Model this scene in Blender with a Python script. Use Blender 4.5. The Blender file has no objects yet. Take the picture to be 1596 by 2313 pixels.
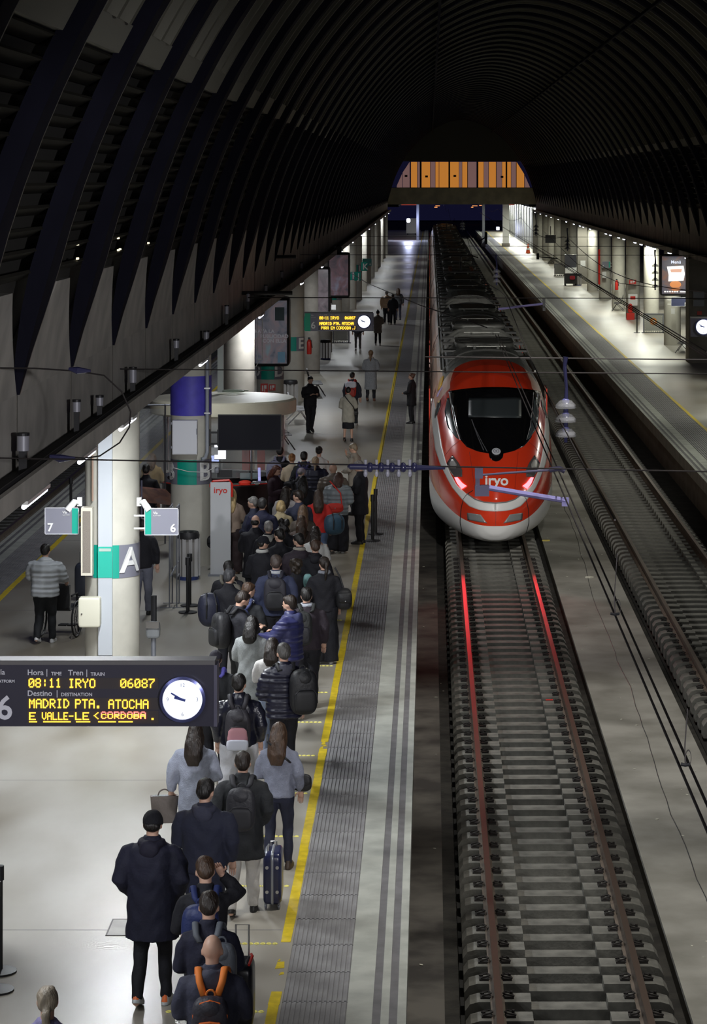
import bpy, math, random
import numpy as np
from mathutils import Vector, Matrix
random.seed(7); rng = np.random.default_rng(7)
S = bpy.context.scene
# ---------------------------------------------------------------- camera, sky, exposure
F = 5730.0            # focal length in pixels of the 1596 x 2313 frame
CH = 7.8              # camera height above the platforms
VX, VY = 970.0, 408.0 # where the tracks vanish
cd = bpy.data.cameras.new('camera'); cam = bpy.data.objects.new('camera', cd); S.collection.objects.link(cam)
cd.sensor_fit = 'VERTICAL'; cd.sensor_height = 36.0; cd.sensor_width = 36.0
cd.lens = 36.0*F/2313.0
cd.shift_x = (798.0-VX)/2313.0; cd.shift_y = (VY-1156.5)/2313.0
cd.clip_start = 0.5; cd.clip_end = 1500
cam.location = (0, 0, CH); cam.rotation_euler = (math.pi/2, 0, 0)
S.camera = cam
W = bpy.data.worlds.new('night'); S.world = W; W.use_nodes = True
W.node_tree.nodes['Background'].inputs[0].default_value = (0.045, 0.045, 0.17, 1)
W.node_tree.nodes['Background'].inputs[1].default_value = 0.10
S.view_settings.view_transform = 'Standard'; S.view_settings.look = 'None'
S.view_settings.gamma = 1.0; S.view_settings.use_curve_mapping = False
S.view_settings.exposure = 0.0
try:
    S.cycles.use_denoising = True; S.cycles.denoiser = 'OPENIMAGEDENOISE'
    S.cycles.max_bounces = 6; S.cycles.diffuse_bounces = 4; S.cycles.glossy_bounces = 3
    S.cycles.sample_clamp_indirect = 3.0; S.cycles.use_light_tree = True
except Exception: pass
LAMP_W = 84.0     # power of one fluorescent fitting
# the concourse behind and above the camera: its ceiling lamps shine down the tracks
for _x, _e in ((1.0, 1400), (4.5, 2400), (8.0, 1400)):
    _l = bpy.data.lights.new('concourse_lamp', 'SPOT'); _l.energy = _e; _l.color = (.98, .97, .93); _l.shadow_soft_size = .6
    _l.spot_size = math.radians(19); _l.spot_blend = .6
    _o = bpy.data.objects.new('concourse_lamp', _l); S.collection.objects.link(_o); _o.location = (_x, -5.0, 10.0)
    _o.rotation_euler = (Vector((3.2, 48, -.8))-_o.location).to_track_quat('-Z', 'Y').to_euler()
_l = bpy.data.lights.new('concourse_lamp', 'SPOT'); _l.energy = 18000; _l.color = (.97, .96, 1.0); _l.shadow_soft_size = .5; _l.spot_size = math.radians(19); _l.spot_blend = .8
_o = bpy.data.objects.new('concourse_lamp', _l); S.collection.objects.link(_o); _o.location = (9.0, -6.0, 8.5); _o.rotation_euler = (Vector((-4.6, 34, 4.3))-_o.location).to_track_quat('-Z', 'Y').to_euler()
for _x, _y, _t, _e, _a in ((2.7, 27, (2.7, 27.5, -.8), 3700, 58), (2.7, 39, (2.7, 39.5, -.8), 3400, 54), (2.9, 51, (2.9, 51.5, -.8), 1800, 56), (1.5, 72, (1.5, 72.5, 3), 1500, 44), (1.5, 92, (1.5, 92.5, 3), 1100, 44), (2.6, 12, (2.0, 59, 2.0), 34000, 12)):  # unseen spots added under the vault to light track, train roof and nose
    _l = bpy.data.lights.new('vault_fill_spot', 'SPOT'); _l.energy = _e; _l.color = (1.0, .98, .93); _l.shadow_soft_size = .35; _l.spot_size = math.radians(_a); _l.spot_blend = .7
    _o = bpy.data.objects.new('vault_fill_spot', _l); S.collection.objects.link(_o); _o.location = (_x, _y, 12.5); _o.rotation_euler = (Vector(_t)-_o.location).to_track_quat('-Z', 'Y').to_euler()
_l = bpy.data.lights.new('concourse_lamp', 'AREA'); _l.shape = 'RECTANGLE'; _l.size = 14; _l.size_y = 1; _l.energy = 300; _l.color = (.98, .97, .93)
_o = bpy.data.objects.new('concourse_lamp', _l); S.collection.objects.link(_o); _o.location = (2, -5.0, 10.5); _o.rotation_euler = (math.radians(62), 0, 0)
COL = S.collection

# ---------------------------------------------------------------- helpers
MATS = {}
def _n(nt, t, **kw):
    n = nt.nodes.new(t)
    for k, v in kw.items(): setattr(n, k, v)
    return n
def mat(key, col, rough=0.6, metal=0.0, var=0.0, scale=3.0, bump=0.0, bscale=30.0, emit=None, es=0.0, spec=0.5,
        coat=0.0, rvar=0.0, wave=None, second=None, alpha=1.0, trans=0.0, stretch=None):
    """procedural material: base colour with noise variation, bump; wave=(scale,strength) for quilting along z"""
    if key in MATS: return MATS[key]
    m = bpy.data.materials.new(key); m.use_nodes = True; nt = m.node_tree
    b = nt.nodes['Principled BSDF']
    b.inputs['Base Color'].default_value = (*col, 1); b.inputs['Roughness'].default_value = rough
    b.inputs['Metallic'].default_value = metal
    b.inputs['Specular IOR Level'].default_value = spec
    if coat: b.inputs['Coat Weight'].default_value = coat; b.inputs['Coat Roughness'].default_value = 0.08
    if trans: b.inputs['Transmission Weight'].default_value = trans
    if alpha < 1: b.inputs['Alpha'].default_value = alpha
    if emit: b.inputs['Emission Color'].default_value = (*emit, 1); b.inputs['Emission Strength'].default_value = es
    if var or bump or rvar or wave:
        tc = _n(nt, 'ShaderNodeTexCoord'); vec = tc.outputs['Object']
        if stretch:
            mp = _n(nt, 'ShaderNodeMapping'); mp.inputs['Scale'].default_value = stretch
            nt.links.new(vec, mp.inputs[0]); vec = mp.outputs[0]
    if var or rvar:
        no = _n(nt, 'ShaderNodeTexNoise'); no.inputs['Scale'].default_value = scale; no.inputs['Detail'].default_value = 5
        nt.links.new(vec, no.inputs['Vector'])
        if var:
            cr = _n(nt, 'ShaderNodeValToRGB')
            c2 = second if second else tuple(max(0, c*(1-var)) for c in col)
            cr.color_ramp.elements[0].position = 0.35; cr.color_ramp.elements[1].position = 0.65
            cr.color_ramp.elements[0].color = (*c2, 1); cr.color_ramp.elements[1].color = (*[min(1, c*(1+var*0.5)) for c in col], 1)
            nt.links.new(no.outputs['Fac'], cr.inputs[0]); nt.links.new(cr.outputs[0], b.inputs['Base Color'])
        if rvar:
            mr = _n(nt, 'ShaderNodeMapRange'); mr.inputs['From Min'].default_value = 0.3; mr.inputs['From Max'].default_value = 0.7
            mr.inputs['To Min'].default_value = max(0.02, rough-rvar); mr.inputs['To Max'].default_value = min(1, rough+rvar)
            nt.links.new(no.outputs['Fac'], mr.inputs['Value']); nt.links.new(mr.outputs[0], b.inputs['Roughness'])
    if bump or wave:
        bn = _n(nt, 'ShaderNodeBump'); bn.inputs['Strength'].default_value = bump if bump else wave[1]
        bn.inputs['Distance'].default_value = 0.02
        if wave:
            wv = _n(nt, 'ShaderNodeTexWave'); wv.bands_direction = 'Z'; wv.inputs['Scale'].default_value = wave[0]
            wv.inputs['Distortion'].default_value = 1.0; wv.inputs['Detail'].default_value = 1
            nt.links.new(vec, wv.inputs['Vector']); nt.links.new(wv.outputs['Fac'], bn.inputs['Height'])
        else:
            n2 = _n(nt, 'ShaderNodeTexNoise'); n2.inputs['Scale'].default_value = bscale; n2.inputs['Detail'].default_value = 4
            nt.links.new(vec, n2.inputs['Vector']); nt.links.new(n2.outputs['Fac'], bn.inputs['Height'])
        nt.links.new(bn.outputs[0], b.inputs['Normal'])
    MATS[key] = m
    return m
def glow(key, col, st):
    return mat(key, (0.02, 0.02, 0.02), 0.5, emit=col, es=st)

class MB:
    """collects shapes, then links them as one mesh object"""
    def __init__(s): s.v = []; s.f = []; s.m = []; s.cur = 0
    def add(s, vs, fs):
        o = len(s.v); s.v += [tuple(v) for v in vs]; s.f += [tuple(i+o for i in f) for f in fs]; s.m += [s.cur]*len(fs); return s
    def box(s, x0, x1, y0, y1, z0, z1):
        return s.add([(x0,y0,z0),(x1,y0,z0),(x1,y1,z0),(x0,y1,z0),(x0,y0,z1),(x1,y0,z1),(x1,y1,z1),(x0,y1,z1)],
                     [(3,2,1,0),(4,5,6,7),(0,1,5,4),(1,2,6,5),(2,3,7,6),(3,0,4,7)])
    def prism(s, poly, y0, y1):      # polygon in xz, extruded along y
        n = len(poly)
        return s.add([(x,y0,z) for x,z in poly]+[(x,y1,z) for x,z in poly],
                     [tuple(range(n)), tuple(range(2*n-1,n-1,-1))]+[(i,i+n,(i+1)%n+n,(i+1)%n) for i in range(n)])
    def slab(s, poly, z0, z1):       # polygon in xy, extruded along z
        n = len(poly)
        return s.add([(x,y,z0) for x,y in poly]+[(x,y,z1) for x,y in poly],
                     [tuple(range(n-1,-1,-1)), tuple(range(n,2*n))]+[(i,(i+1)%n,(i+1)%n+n,i+n) for i in range(n)])
    def lathe(s, prof, c=(0,0,0), n=24, cap=True):   # prof: (r, z)
        k = len(prof); vs = []; fs = []
        for r, z in prof:
            for i in range(n):
                a = 2*math.pi*i/n; vs.append((c[0]+r*math.cos(a), c[1]+r*math.sin(a), c[2]+z))
        for j in range(k-1):
            for i in range(n): fs.append((j*n+i, j*n+(i+1)%n, (j+1)*n+(i+1)%n, (j+1)*n+i))
        if cap: fs.append(tuple(range(n-1,-1,-1))); fs.append(tuple(range((k-1)*n, k*n)))
        return s.add(vs, fs)
    def tube(s, pts, r, n=8, cap=True, flat=None):   # flat=(vector, factor) squashes the section along a direction
        P = [Vector(p) for p in pts]; R = r if isinstance(r, (list, tuple)) else [r]*len(P)
        vs = []; fs = []; up = None
        for i, p in enumerate(P):
            t = (P[min(i+1,len(P)-1)]-P[max(i-1,0)])
            t = t.normalized() if t.length > 1e-9 else Vector((0,0,1))
            if up is None:
                up = Vector((0,0,1)) if abs(t.z) < 0.9 else Vector((1,0,0))
            a = t.cross(up)
            if a.length < 1e-6: a = t.orthogonal()
            a.normalize(); b = a.cross(t).normalized(); up = b
            for k in range(n):
                an = 2*math.pi*k/n; q = (a*math.cos(an)+b*math.sin(an))*R[i]
                if flat is not None:
                    fv = Vector(flat[0]); q = q - fv*(q.dot(fv))*(1-flat[1])
                vs.append(tuple(p+q))
        for j in range(len(P)-1):
            for k in range(n): fs.append((j*n+k, j*n+(k+1)%n, (j+1)*n+(k+1)%n, (j+1)*n+k))
        if cap: fs.append(tuple(range(n-1,-1,-1))); fs.append(tuple(range((len(P)-1)*n, len(P)*n)))
        return s.add(vs, fs)
    def ball(s, c, r, nu=12, nv=8):
        rx, ry, rz = r if isinstance(r, (tuple, list)) else (r, r, r)
        vs = [(c[0],c[1],c[2]-rz)]; fs = []
        for j in range(1, nv):
            ph = -math.pi/2+math.pi*j/nv
            for i in range(nu):
                a = 2*math.pi*i/nu; vs.append((c[0]+rx*math.cos(ph)*math.cos(a), c[1]+ry*math.cos(ph)*math.sin(a), c[2]+rz*math.sin(ph)))
        vs.append((c[0],c[1],c[2]+rz)); L = len(vs)-1
        for i in range(nu):
            fs.append((0, 1+(i+1)%nu, 1+i)); fs.append((L, L-nu+i, L-nu+(i+1)%nu))
        for j in range(nv-2):
            for i in range(nu): fs.append((1+j*nu+i, 1+j*nu+(i+1)%nu, 1+(j+1)*nu+(i+1)%nu, 1+(j+1)*nu+i))
        return s.add(vs, fs)
    def rbox(s, c, size, n=3.5, nu=20, nv=10):        # rounded (superellipsoid) box
        def sp(x, e): return math.copysign(abs(x)**e, x)
        e = 2.0/n; vs = []; fs = []
        for j in range(nv+1):
            ph = -math.pi/2+math.pi*j/nv
            for i in range(nu):
                a = 2*math.pi*(i+0.5)/nu
                vs.append((c[0]+size[0]/2*sp(math.cos(ph),e)*sp(math.cos(a),e), c[1]+size[1]/2*sp(math.cos(ph),e)*sp(math.sin(a),e), c[2]+size[2]/2*sp(math.sin(ph),e)))
        for j in range(nv):
            for i in range(nu): fs.append((j*nu+i, j*nu+(i+1)%nu, (j+1)*nu+(i+1)%nu, (j+1)*nu+i))
        return s.add(vs, fs)
    def torus(s, c, R, r, axis='x', n=24, k=6, arc=(0, 2*math.pi)):
        pts = []
        full = abs(arc[1]-arc[0]-2*math.pi) < 1e-6
        for i in range(n+1):
            a = arc[0]+(arc[1]-arc[0])*i/n; u, v = R*math.cos(a), R*math.sin(a)
            pts.append((c[0], c[1]+u, c[2]+v) if axis == 'x' else (c[0]+u, c[1], c[2]+v) if axis == 'y' else (c[0]+u, c[1]+v, c[2]))
        return s.tube(pts, r, k, cap=not full)
    def loft(s, secs, n=16):    # secs: (cx, cy, z, rx, ry[, exponent])
        vs = []; fs = []
        for q in secs:
            e = 2.0/(q[5] if len(q) > 5 else 2.2)
            for i in range(n):
                a = 2*math.pi*i/n; c, d = math.cos(a), math.sin(a)
                vs.append((q[0]+q[3]*math.copysign(abs(c)**e, c), q[1]+q[4]*math.copysign(abs(d)**e, d), q[2]))
        for j in range(len(secs)-1):
            for i in range(n): fs.append((j*n+i, j*n+(i+1)%n, (j+1)*n+(i+1)%n, (j+1)*n+i))
        fs.append(tuple(range(n-1,-1,-1))); fs.append(tuple(range((len(secs)-1)*n, len(secs)*n)))
        return s.add(vs, fs)
    def mesh(s, name):
        me = bpy.data.meshes.new(name); me.from_pydata(s.v, [], s.f); me.update(); return me
    def build(s, name, mats, parent=None, smooth=False, loc=None):
        me = s.mesh(name)
        for m in (mats if isinstance(mats, (list, tuple)) else [mats]): me.materials.append(m)
        if any(s.m): me.polygons.foreach_set('material_index', s.m)
        if smooth:
            me.polygons.foreach_set('use_smooth', [True]*len(me.polygons))
            if smooth != 'all':
                try: me.set_sharp_from_angle(angle=math.radians(smooth if isinstance(smooth, (int, float)) and smooth > 1 else 40))
                except Exception: pass
        return link(name, me, parent, loc)
def link(name, me, parent=None, loc=None):
    o = bpy.data.objects.new(name, me); COL.objects.link(o)
    if parent is not None: o.parent = parent
    if loc is not None: o.location = loc
    return o
def tag(o, label=None, cat=None, group=None, kind=None):
    if label: o['label'] = label
    if cat: o['category'] = cat
    if group: o['group'] = group
    if kind: o['kind'] = kind
    return o
def empty(name, loc=(0,0,0), rz=0.0, parent=None):
    o = bpy.data.objects.new(name, None); COL.objects.link(o); o.location = loc; o.rotation_euler = (0,0,rz)
    o.empty_display_size = 0.2
    if parent is not None: o.parent = parent
    return o
def thing(name, label, cat, loc=(0,0,0), rz=0.0, group=None):
    return tag(empty(name, loc, rz), label, cat, group)
def at(px, py, z=0.0):        # pixel -> world point on a level plane
    s = (py-VY)/(CH-z); return Vector(((px-VX)/s, F/s, z))
def pt(px, py, D):            # pixel -> world point at a distance
    s = F/D; return Vector(((px-VX)/s, D, CH-(py-VY)/s))
TEXTJOBS = []
def text(s, size, m, parent, loc, rot=(math.pi/2,0,0), bold=0.0, align='CENTER', ext=0.004, name='lettering', sx=1.0, post=None):
    c = bpy.data.curves.new(name, 'FONT'); c.body = s; c.size = size; c.align_x = align; c.align_y = 'CENTER'
    c.extrude = ext; c.offset = bold; c.resolution_u = 3
    t = bpy.data.objects.new('tmp', c); COL.objects.link(t)
    o = link(name, bpy.data.meshes.new(name), parent, loc); o.rotation_euler = rot; o.scale = (sx, 1, 1)
    TEXTJOBS.append((t, o, m, post)); return o
REMESH = []
def queue(name, mb, vox, mats, parent, post=None, smooth=2, extra=None):
    """mesh grown together by a voxel remesh (done in one batch at the end)"""
    o = link(name, mb.mesh(name), parent)
    r = o.modifiers.new('r', 'REMESH'); r.mode = 'VOXEL'; r.voxel_size = vox; r.use_smooth_shade = True
    s = o.modifiers.new('s', 'SMOOTH'); s.factor = 0.5; s.iterations = smooth
    REMESH.append((o, mats, post, extra)); return o
def finish_queue():
    dg = bpy.context.evaluated_depsgraph_get()
    for t, o, m, post in TEXTJOBS:
        me = bpy.data.meshes.new_from_object(t.evaluated_get(dg)); me.materials.clear(); me.materials.append(m)
        if post: post(me)
        o.data = me
    res = []
    for o, mats, post, extra in REMESH:
        res.append(bpy.data.meshes.new_from_object(o.evaluated_get(dg)))
    for (o, mats, post, extra), me in zip(REMESH, res):
        n = len(me.vertices); co = np.empty(n*3, 'f'); me.vertices.foreach_get('co', co); co = co.reshape(-1, 3)
        if post:
            nr = np.empty(n*3, 'f'); me.vertices.foreach_get('normal', nr); co = post(co, nr.reshape(-1, 3))
        if extra is not None:
            nl = len(me.loops); li = np.empty(nl, 'i'); me.loops.foreach_get('vertex_index', li)
            lt = np.empty(len(me.polygons), 'i'); me.polygons.foreach_get('loop_total', lt)
            ev = np.array(extra.v, 'f').reshape(-1, 3); el = np.array([i for f in extra.f for i in f], 'i')+n
            et = np.array([len(f) for f in extra.f], 'i')
            co = np.vstack([co, ev]); li = np.concatenate([li, el]); lt = np.concatenate([lt, et])
            me2 = bpy.data.meshes.new(o.name); me2.vertices.add(len(co)); me2.loops.add(len(li)); me2.polygons.add(len(lt))
            me2.loops.foreach_set('vertex_index', li); me2.polygons.foreach_set('loop_start', np.concatenate([[0], np.cumsum(lt)[:-1]]).astype('i'))
            me = me2
        me.vertices.foreach_set('co', co.astype('f').ravel())
        me.polygons.foreach_set('use_smooth', [True]*len(me.polygons))
        me.materials.clear()
        for m in mats: me.materials.append(m)
        me.update(calc_edges=True); me.validate()
        o.modifiers.clear(); o.data = me
    for t, *_ in TEXTJOBS: bpy.data.objects.remove(t, do_unlink=True)

# ---------------------------------------------------------------- materials of the place
CONC = mat('platform_concrete', (0.36,0.345,0.31), 0.36, var=0.3, scale=0.55, rvar=0.07, stretch=(1,.4,1), second=(0.245,0.215,0.165), spec=0.5)
CONC_EDGE = mat('edge_concrete', (0.40,0.41,0.37), 0.55, var=0.2, scale=2.5, bump=0.1)
DARK_STRIP = mat('dark_strip', (0.15,0.145,0.15), 0.6, var=0.2, scale=4)
TACTILE = mat('tactile', (0.25,0.245,0.25), 0.5, var=0.25, scale=3)
YEL = mat('yellow_paint', (0.66,0.49,0.02), 0.5, var=0.18, scale=9)
TRACKC = mat('track_concrete', (0.125,0.12,0.10), 0.75, var=0.5, scale=1.6, bump=0.2, bscale=14, second=(0.05,0.045,0.035))
SLEEP = mat('sleeper_concrete', (0.155,0.15,0.13), 0.7, var=0.35, scale=5, bump=0.25, bscale=25)
DIRT = mat('track_dirt', (0.035,0.032,0.026), 0.95, var=0.5, scale=3, bump=0.5, bscale=12)
RUST = mat('rail_rust', (0.13,0.10,0.075), 0.7, 0.2, var=0.3, scale=6)
RAILTOP = mat('rail_top', (0.34,0.25,0.20), 0.36, 0.9)
BEAM = mat('beam_concrete', (0.44,0.42,0.38), 0.85, var=0.22, scale=1.3, bump=0.1, bscale=18)
COLC = mat('column_concrete', (0.55,0.53,0.46), 0.7, var=0.12, scale=2.0, bump=0.08, bscale=20)
COLD = mat('bare_concrete', (0.25,0.23,0.20), 0.8, var=0.2, scale=2.0)
BLACK = mat('black_metal', (0.012,0.012,0.014), 0.5)
GREY = mat('grey_metal', (0.22,0.23,0.26), 0.45, 0.3)
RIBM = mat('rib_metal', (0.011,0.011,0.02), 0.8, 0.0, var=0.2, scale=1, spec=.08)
RIBE = mat('lit_edge_pale_metal', (0.15,0.145,0.125), 0.5, 0.2)  # pale strip metal; on ribs the paleness is lamplight put into the colour
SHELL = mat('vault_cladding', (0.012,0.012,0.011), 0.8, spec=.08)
LOUV = mat('louvre_metal', (0.034,0.032,0.026), 0.7, spec=.1)
WHITE = mat('white_paint', (0.78,0.78,0.76), 0.45)
STEEL = mat('brushed_steel', (0.55,0.55,0.56), 0.3, 0.9)
TUBE = glow('fluorescent_tube', (0.80,0.85,1.0), 9.0)
GREEN = mat('sign_green', (0.0,0.33,0.24), 0.5)
SGREY = mat('sign_grey', (0.20,0.20,0.245), 0.5)
RED = mat('red_enamel', (0.62,0.03,0.02), 0.35)
GLASS = mat('clear_glass', (0.9,0.95,0.95), 0.03, alpha=0.18, spec=0.6)

# ================================================================ SETTING
def struct(o, kind='structure'): o['kind'] = kind; return o
RZ = -0.6                               # rail head level
# ---- left platform
LE, LW = -0.22, -9.25
def plat(name, x0, x1, y0, y1): return struct(MB().box(x0, x1, y0, y1, -0.32, 0.0).build(name, CONC))
plat('platform_floor', -8.02, -1.40, 8, 400)
plat('platform_floor', 8.75, 16.2, 40, 400)
def yline(X, slant=0.0, w=0.11, y0=12.0, y1=390.0, gaps=()):
    mb = MB(); y = y0; r = random.Random(int(abs(X)*100))
    while y < y1:
        L = 1.2 if y < 90 else 30; ye = min(y+L, y1)
        skip = any(g0 < (y+ye)/2 < g1 for g0, g1 in gaps)
        if not skip:
            for a, b in ((y, ye),):
                j = lambda: r.uniform(-0.006, 0.006)
                xa, xb = X+slant*(a-23), X+slant*(b-23)
                mb.slab([(xa-w/2+j(), a), (xa+w/2+j(), a), (xb+w/2+j(), b), (xb-w/2+j(), b)], 0.0, 0.004)
        y = ye
    return struct(mb.build('yellow_line', YEL))
for g0, g1 in ((12, 24.39), (25.98, 34.8), (35.25, 390)):
    yline(-1.475, 0.0013, 0.105, g0, g1)
fr = MB()                                # torn remains of the line
for a, b, x0, x1 in ((25.1,25.33,-1.53,-1.44),(25.33,25.42,-1.52,-1.49),(24.9,25.0,-1.48,-1.43),(34.8,34.95,-1.51,-1.46),(34.95,35.05,-1.48,-1.42),(35.05,35.25,-1.5,-1.44)):
    fr.slab([(x0,a),(x1,a+.03),(x1-.01,b),(x0+.012,b-.02)], 0.0, 0.004)
struct(fr.build('yellow_line', YEL))
yline(-8.02, 0, 0.11); yline(8.66, 0, 0.11, 60)
rings = MB()
for i in range(12):                      # rows of small yellow loops painted across the queueing area
    Y = 23.8+2.12*i
    for k in range(15 if i < 5 else 9):
        x = -1.58-0.062*k
        rings.torus((x, Y, 0.003), 0.023, 0.0075, 'z', 8, 4)
tag(rings.build('floor_marking', mat('faded_yellow', (0.85,0.78,0.20), 0.6)), kind='structure')
# tactile tiles: each tile is ribbed and lies between the line and the kerb
def tactile_strip(x0, x1, ys, name='tactile_strip'):
    root = struct(empty(name))
    w = x1-x0; n = 13; mb = MB(); mb.box(0, w, 0.008, 0.892, -0.1, -0.006)
    for i in range(n):
        a = w*(i+0.28)/n; b = w*(i+0.78)/n; mb.box(a, b, 0.012, 0.888, -0.006, 0.004)
    me = mb.mesh('tactile_tile'); me.materials.append(TACTILE)
    for i in range(ys[2]): link('tactile_tile', me, root, (x0, ys[0]+i*0.9, 0))
    y = ys[0]+ys[2]*0.9; mb = MB(); mb.box(x0, x1, y, 390, -0.1, -0.006)
    for i in range(n):
        a = x0+w*(i+0.28)/n; b = x0+w*(i+0.78)/n; mb.box(a, b, y, 390, -0.006, 0.004)
    o = mb.build('tactile_tile', TACTILE, root); o['kind'] = 'stuff'
    return root
tactile_strip(-1.40, -0.78, (16, 0, 120)); tactile_strip(7.72, 8.60, (50, 0, 150)); tactile_strip(-8.75, -8.08, (20, 0, 90))
# kerbs with their two dark inlaid strips
def kerb(xe, sgn, y0, xin):
    # xe: platform edge, sgn: +1 when the platform lies towards -x
    e = lambda d: xe - sgn*d
    def bx(d0, d1, m, z=0.0, name='kerb_strip', zb=-0.32):
        a, b = sorted((e(d0), e(d1))); return struct(MB().box(a, b, y0, 400, zb, z).build(name, m))
    bx(0, .083, CONC_EDGE); bx(.083, .161, DARK_STRIP, -0.004); bx(.161, .239, CONC_EDGE); bx(.239, .317, DARK_STRIP, -0.004)
    bx(.317, xin, CONC_EDGE)
    a, b = sorted((e(0.12), e(0.3))); struct(MB().box(a, b, y0, 400, -1.12, -0.32).build('platform_wall', COLD))
kerb(LE, 1, 8, 0.56); kerb(7.15, -1, 40, 0.57); kerb(LW, -1, 8, 0.5)
struct(MB().box(8.60, 8.75, 40, 400, -0.32, 0).build('platform_floor', CONC))
# hatch and joints let into the floor
hp = at(262, 2095); hx, hy = hp.x, hp.y
h = thing('floor_hatch', 'recessed metal-framed hatch cover in the floor beside the tall man in black', 'hatch', (hx, hy, 0))
MB().box(-.06,.42,-.28,.28,0,.004).build('cover', mat('hatch_cover', (0.31,0.30,0.27), .5, var=.2), h)
fm = MB()
for a in ((-.075,-.06,-.295,.295),(.42,.435,-.295,.295),(-.06,.42,-.295,-.28),(-.06,.42,.28,.295)): fm.box(a[0],a[1],a[2],a[3],0,.006)
fm.build('rim', mat('hatch_rim', (0.10,0.09,0.09), .6), h)
jm = MB()
for Y in (22.3, 26.4, 33.0, 39, 46, 55, 65, 78, 95): jm.box(-8.0, -1.54, Y, Y+0.012, 0, 0.001)
struct(jm.build('floor_joint', DARK_STRIP))
# ---- track beds
struct(MB().box(-0.34, 0.16, 8, 420, -1.5, -1.02).build('ground', mat('ledge_concrete', (0.11,0.10,0.085), .85, var=.4, scale=1.5, second=(.045,.04,.035))))
struct(MB().box(0.16, 7.3, 8, 420, -1.6, -1.13).build('track_ground', DIRT))
struct(MB().box(2.72, 4.12, 8, 300, -1.13, -0.90).build('track_slab', mat('slab_concrete', (0.29,0.275,0.24), .8, var=.35, scale=.9, bump=.15, bscale=10, second=(.19,.18,.15))))
cr = MB(); r = random.Random(3); x = 3.33; pts = []
for i in range(70): pts.append((x, 14+i*0.8, -0.897)); x += r.uniform(-.03, .03)
cr.tube(pts, 0.006, 4); struct(cr.build('slab_crack', BLACK))
struct(MB().box(-14.5, -9.13, 8, 400, -1.6, -1.13).build('track_ground', DIRT))
struct(MB().box(-30, -14.5, 8, 400, -1.6, -0.1).build('ground', COLD))
struct(MB().box(16.2, 30, 40, 400, -1.6, -0.6).build('ground', DIRT))
# rail section
RP = [(-.075,-.17),(.075,-.17),(.075,-.155),(.012,-.135),(.012,-.045),(.036,-.035),(.036,0),(-.036,0),(-.036,-.035),(-.012,-.045),(-.012,-.135),(-.075,-.155)]
# a sleeper: two raised seat blocks with sloped ends joined by a lower waist
def sleeper_mesh():
    mb = MB(); hw = 0.15
    for s in (-1, 1):
        prof = [(s*0.40,-0.45),(s*0.40,-0.165),(s*0.95,-0.165),(s*1.04,-0.19),(s*1.09,-0.26),(s*1.09,-0.45)]
        n = len(prof); vs = []
        for (x, z) in prof: vs.append((x, -hw, z))
        for (x, z) in prof: vs.append((x, hw, z))
        fs = [tuple(range(n)), tuple(range(2*n-1, n-1, -1))]+[(i, i+n, (i+1)%n+n, (i+1)%n) for i in range(n)]
        if s < 0: fs = [tuple(reversed(f)) for f in fs]
        mb.add(vs, fs)
    mb.box(-.41, .41, -hw+.02, hw-.02, -.45, -.25)
    me = mb.mesh('sleeper'); me.materials.append(SLEEP); return me
def clip_mesh():
    mb = MB()
    mb.box(-.055, .055, -.06, .06, 0, .02); mb.tube([(-.03,-.02,.02),(-.03,-.02,.06)], .016, 6)
    mb.tube([(-.06,.05,.03),(.03,.055,.05),(.055,0,.045),(.03,-.055,.05),(-.04,-.05,.03)], .011, 5)
    me = mb.mesh('rail_clip'); me.materials.append(mat('clip_iron', (.03,.026,.024), .7, .3)); return me
SLM, CLM = sleeper_mesh(), clip_mesh()
def track(xc, y0, nobj, y1, clips=0, gauge=0.7535, bed=True):
    root = struct(empty('railway_track', (xc, 0, RZ)))
    r = random.Random(int(xc*10))
    for s in (-1, 1):
        mb = MB(); mb.prism([(s*gauge+x, z) for x, z in RP], 8, 420)
        o = mb.build('rail', [RUST, RAILTOP], root)
        for p in o.data.polygons:
            if p.normal.z > 0.9 and p.center.z > -0.02: p.material_index = 1
    if bed: MB().box(-1.13, 1.13, 8, 400, -.60, -.50).build('bed', mat('bed_dark', (.016,.015,.013), .95), root)
    for i in range(nobj):
        o = link('sleeper', SLM, root, (0, y0+.6*i, 0)); o.rotation_euler = (0, 0, r.uniform(-.004, .004))
        if i < clips:
            for k, x in enumerate((-gauge-.12, -gauge+.12, gauge-.12, gauge+.12)):
                c = link('rail_clip', CLM, o, (x, 0, -.165)); c.rotation_euler = (0, 0, math.pi*(k % 2))
    y = y0+.6*nobj
    if y < y1:
        mb = MB()
        while y < y1:
            for s in (-1, 1):
                a, b = sorted((s*.4, s*1.07)); mb.box(a, b, y-.15, y+.15, -.45, -.165)
            mb.box(-.41, .41, y-.12, y+.12, -.45, -.30); y += .6
        o = mb.build('sleeper', SLEEP, root); o['kind'] = 'stuff'
    return root
track(1.46, 24.2, 62, 70, clips=56)
track(5.43, 40.4, 290, 380, clips=16)
track(-10.95, 26.0, 90, 120)
# a painted red number on one sleeper
rp = at(1240, 1581, RZ-.165)
struct(MB().box(rp.x-.06, rp.x+.06, rp.y-.04, rp.y+.04, RZ-.165, RZ-.16).build('red_mark', mat('red_mark', (.6,.03,.02), .6)))
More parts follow.
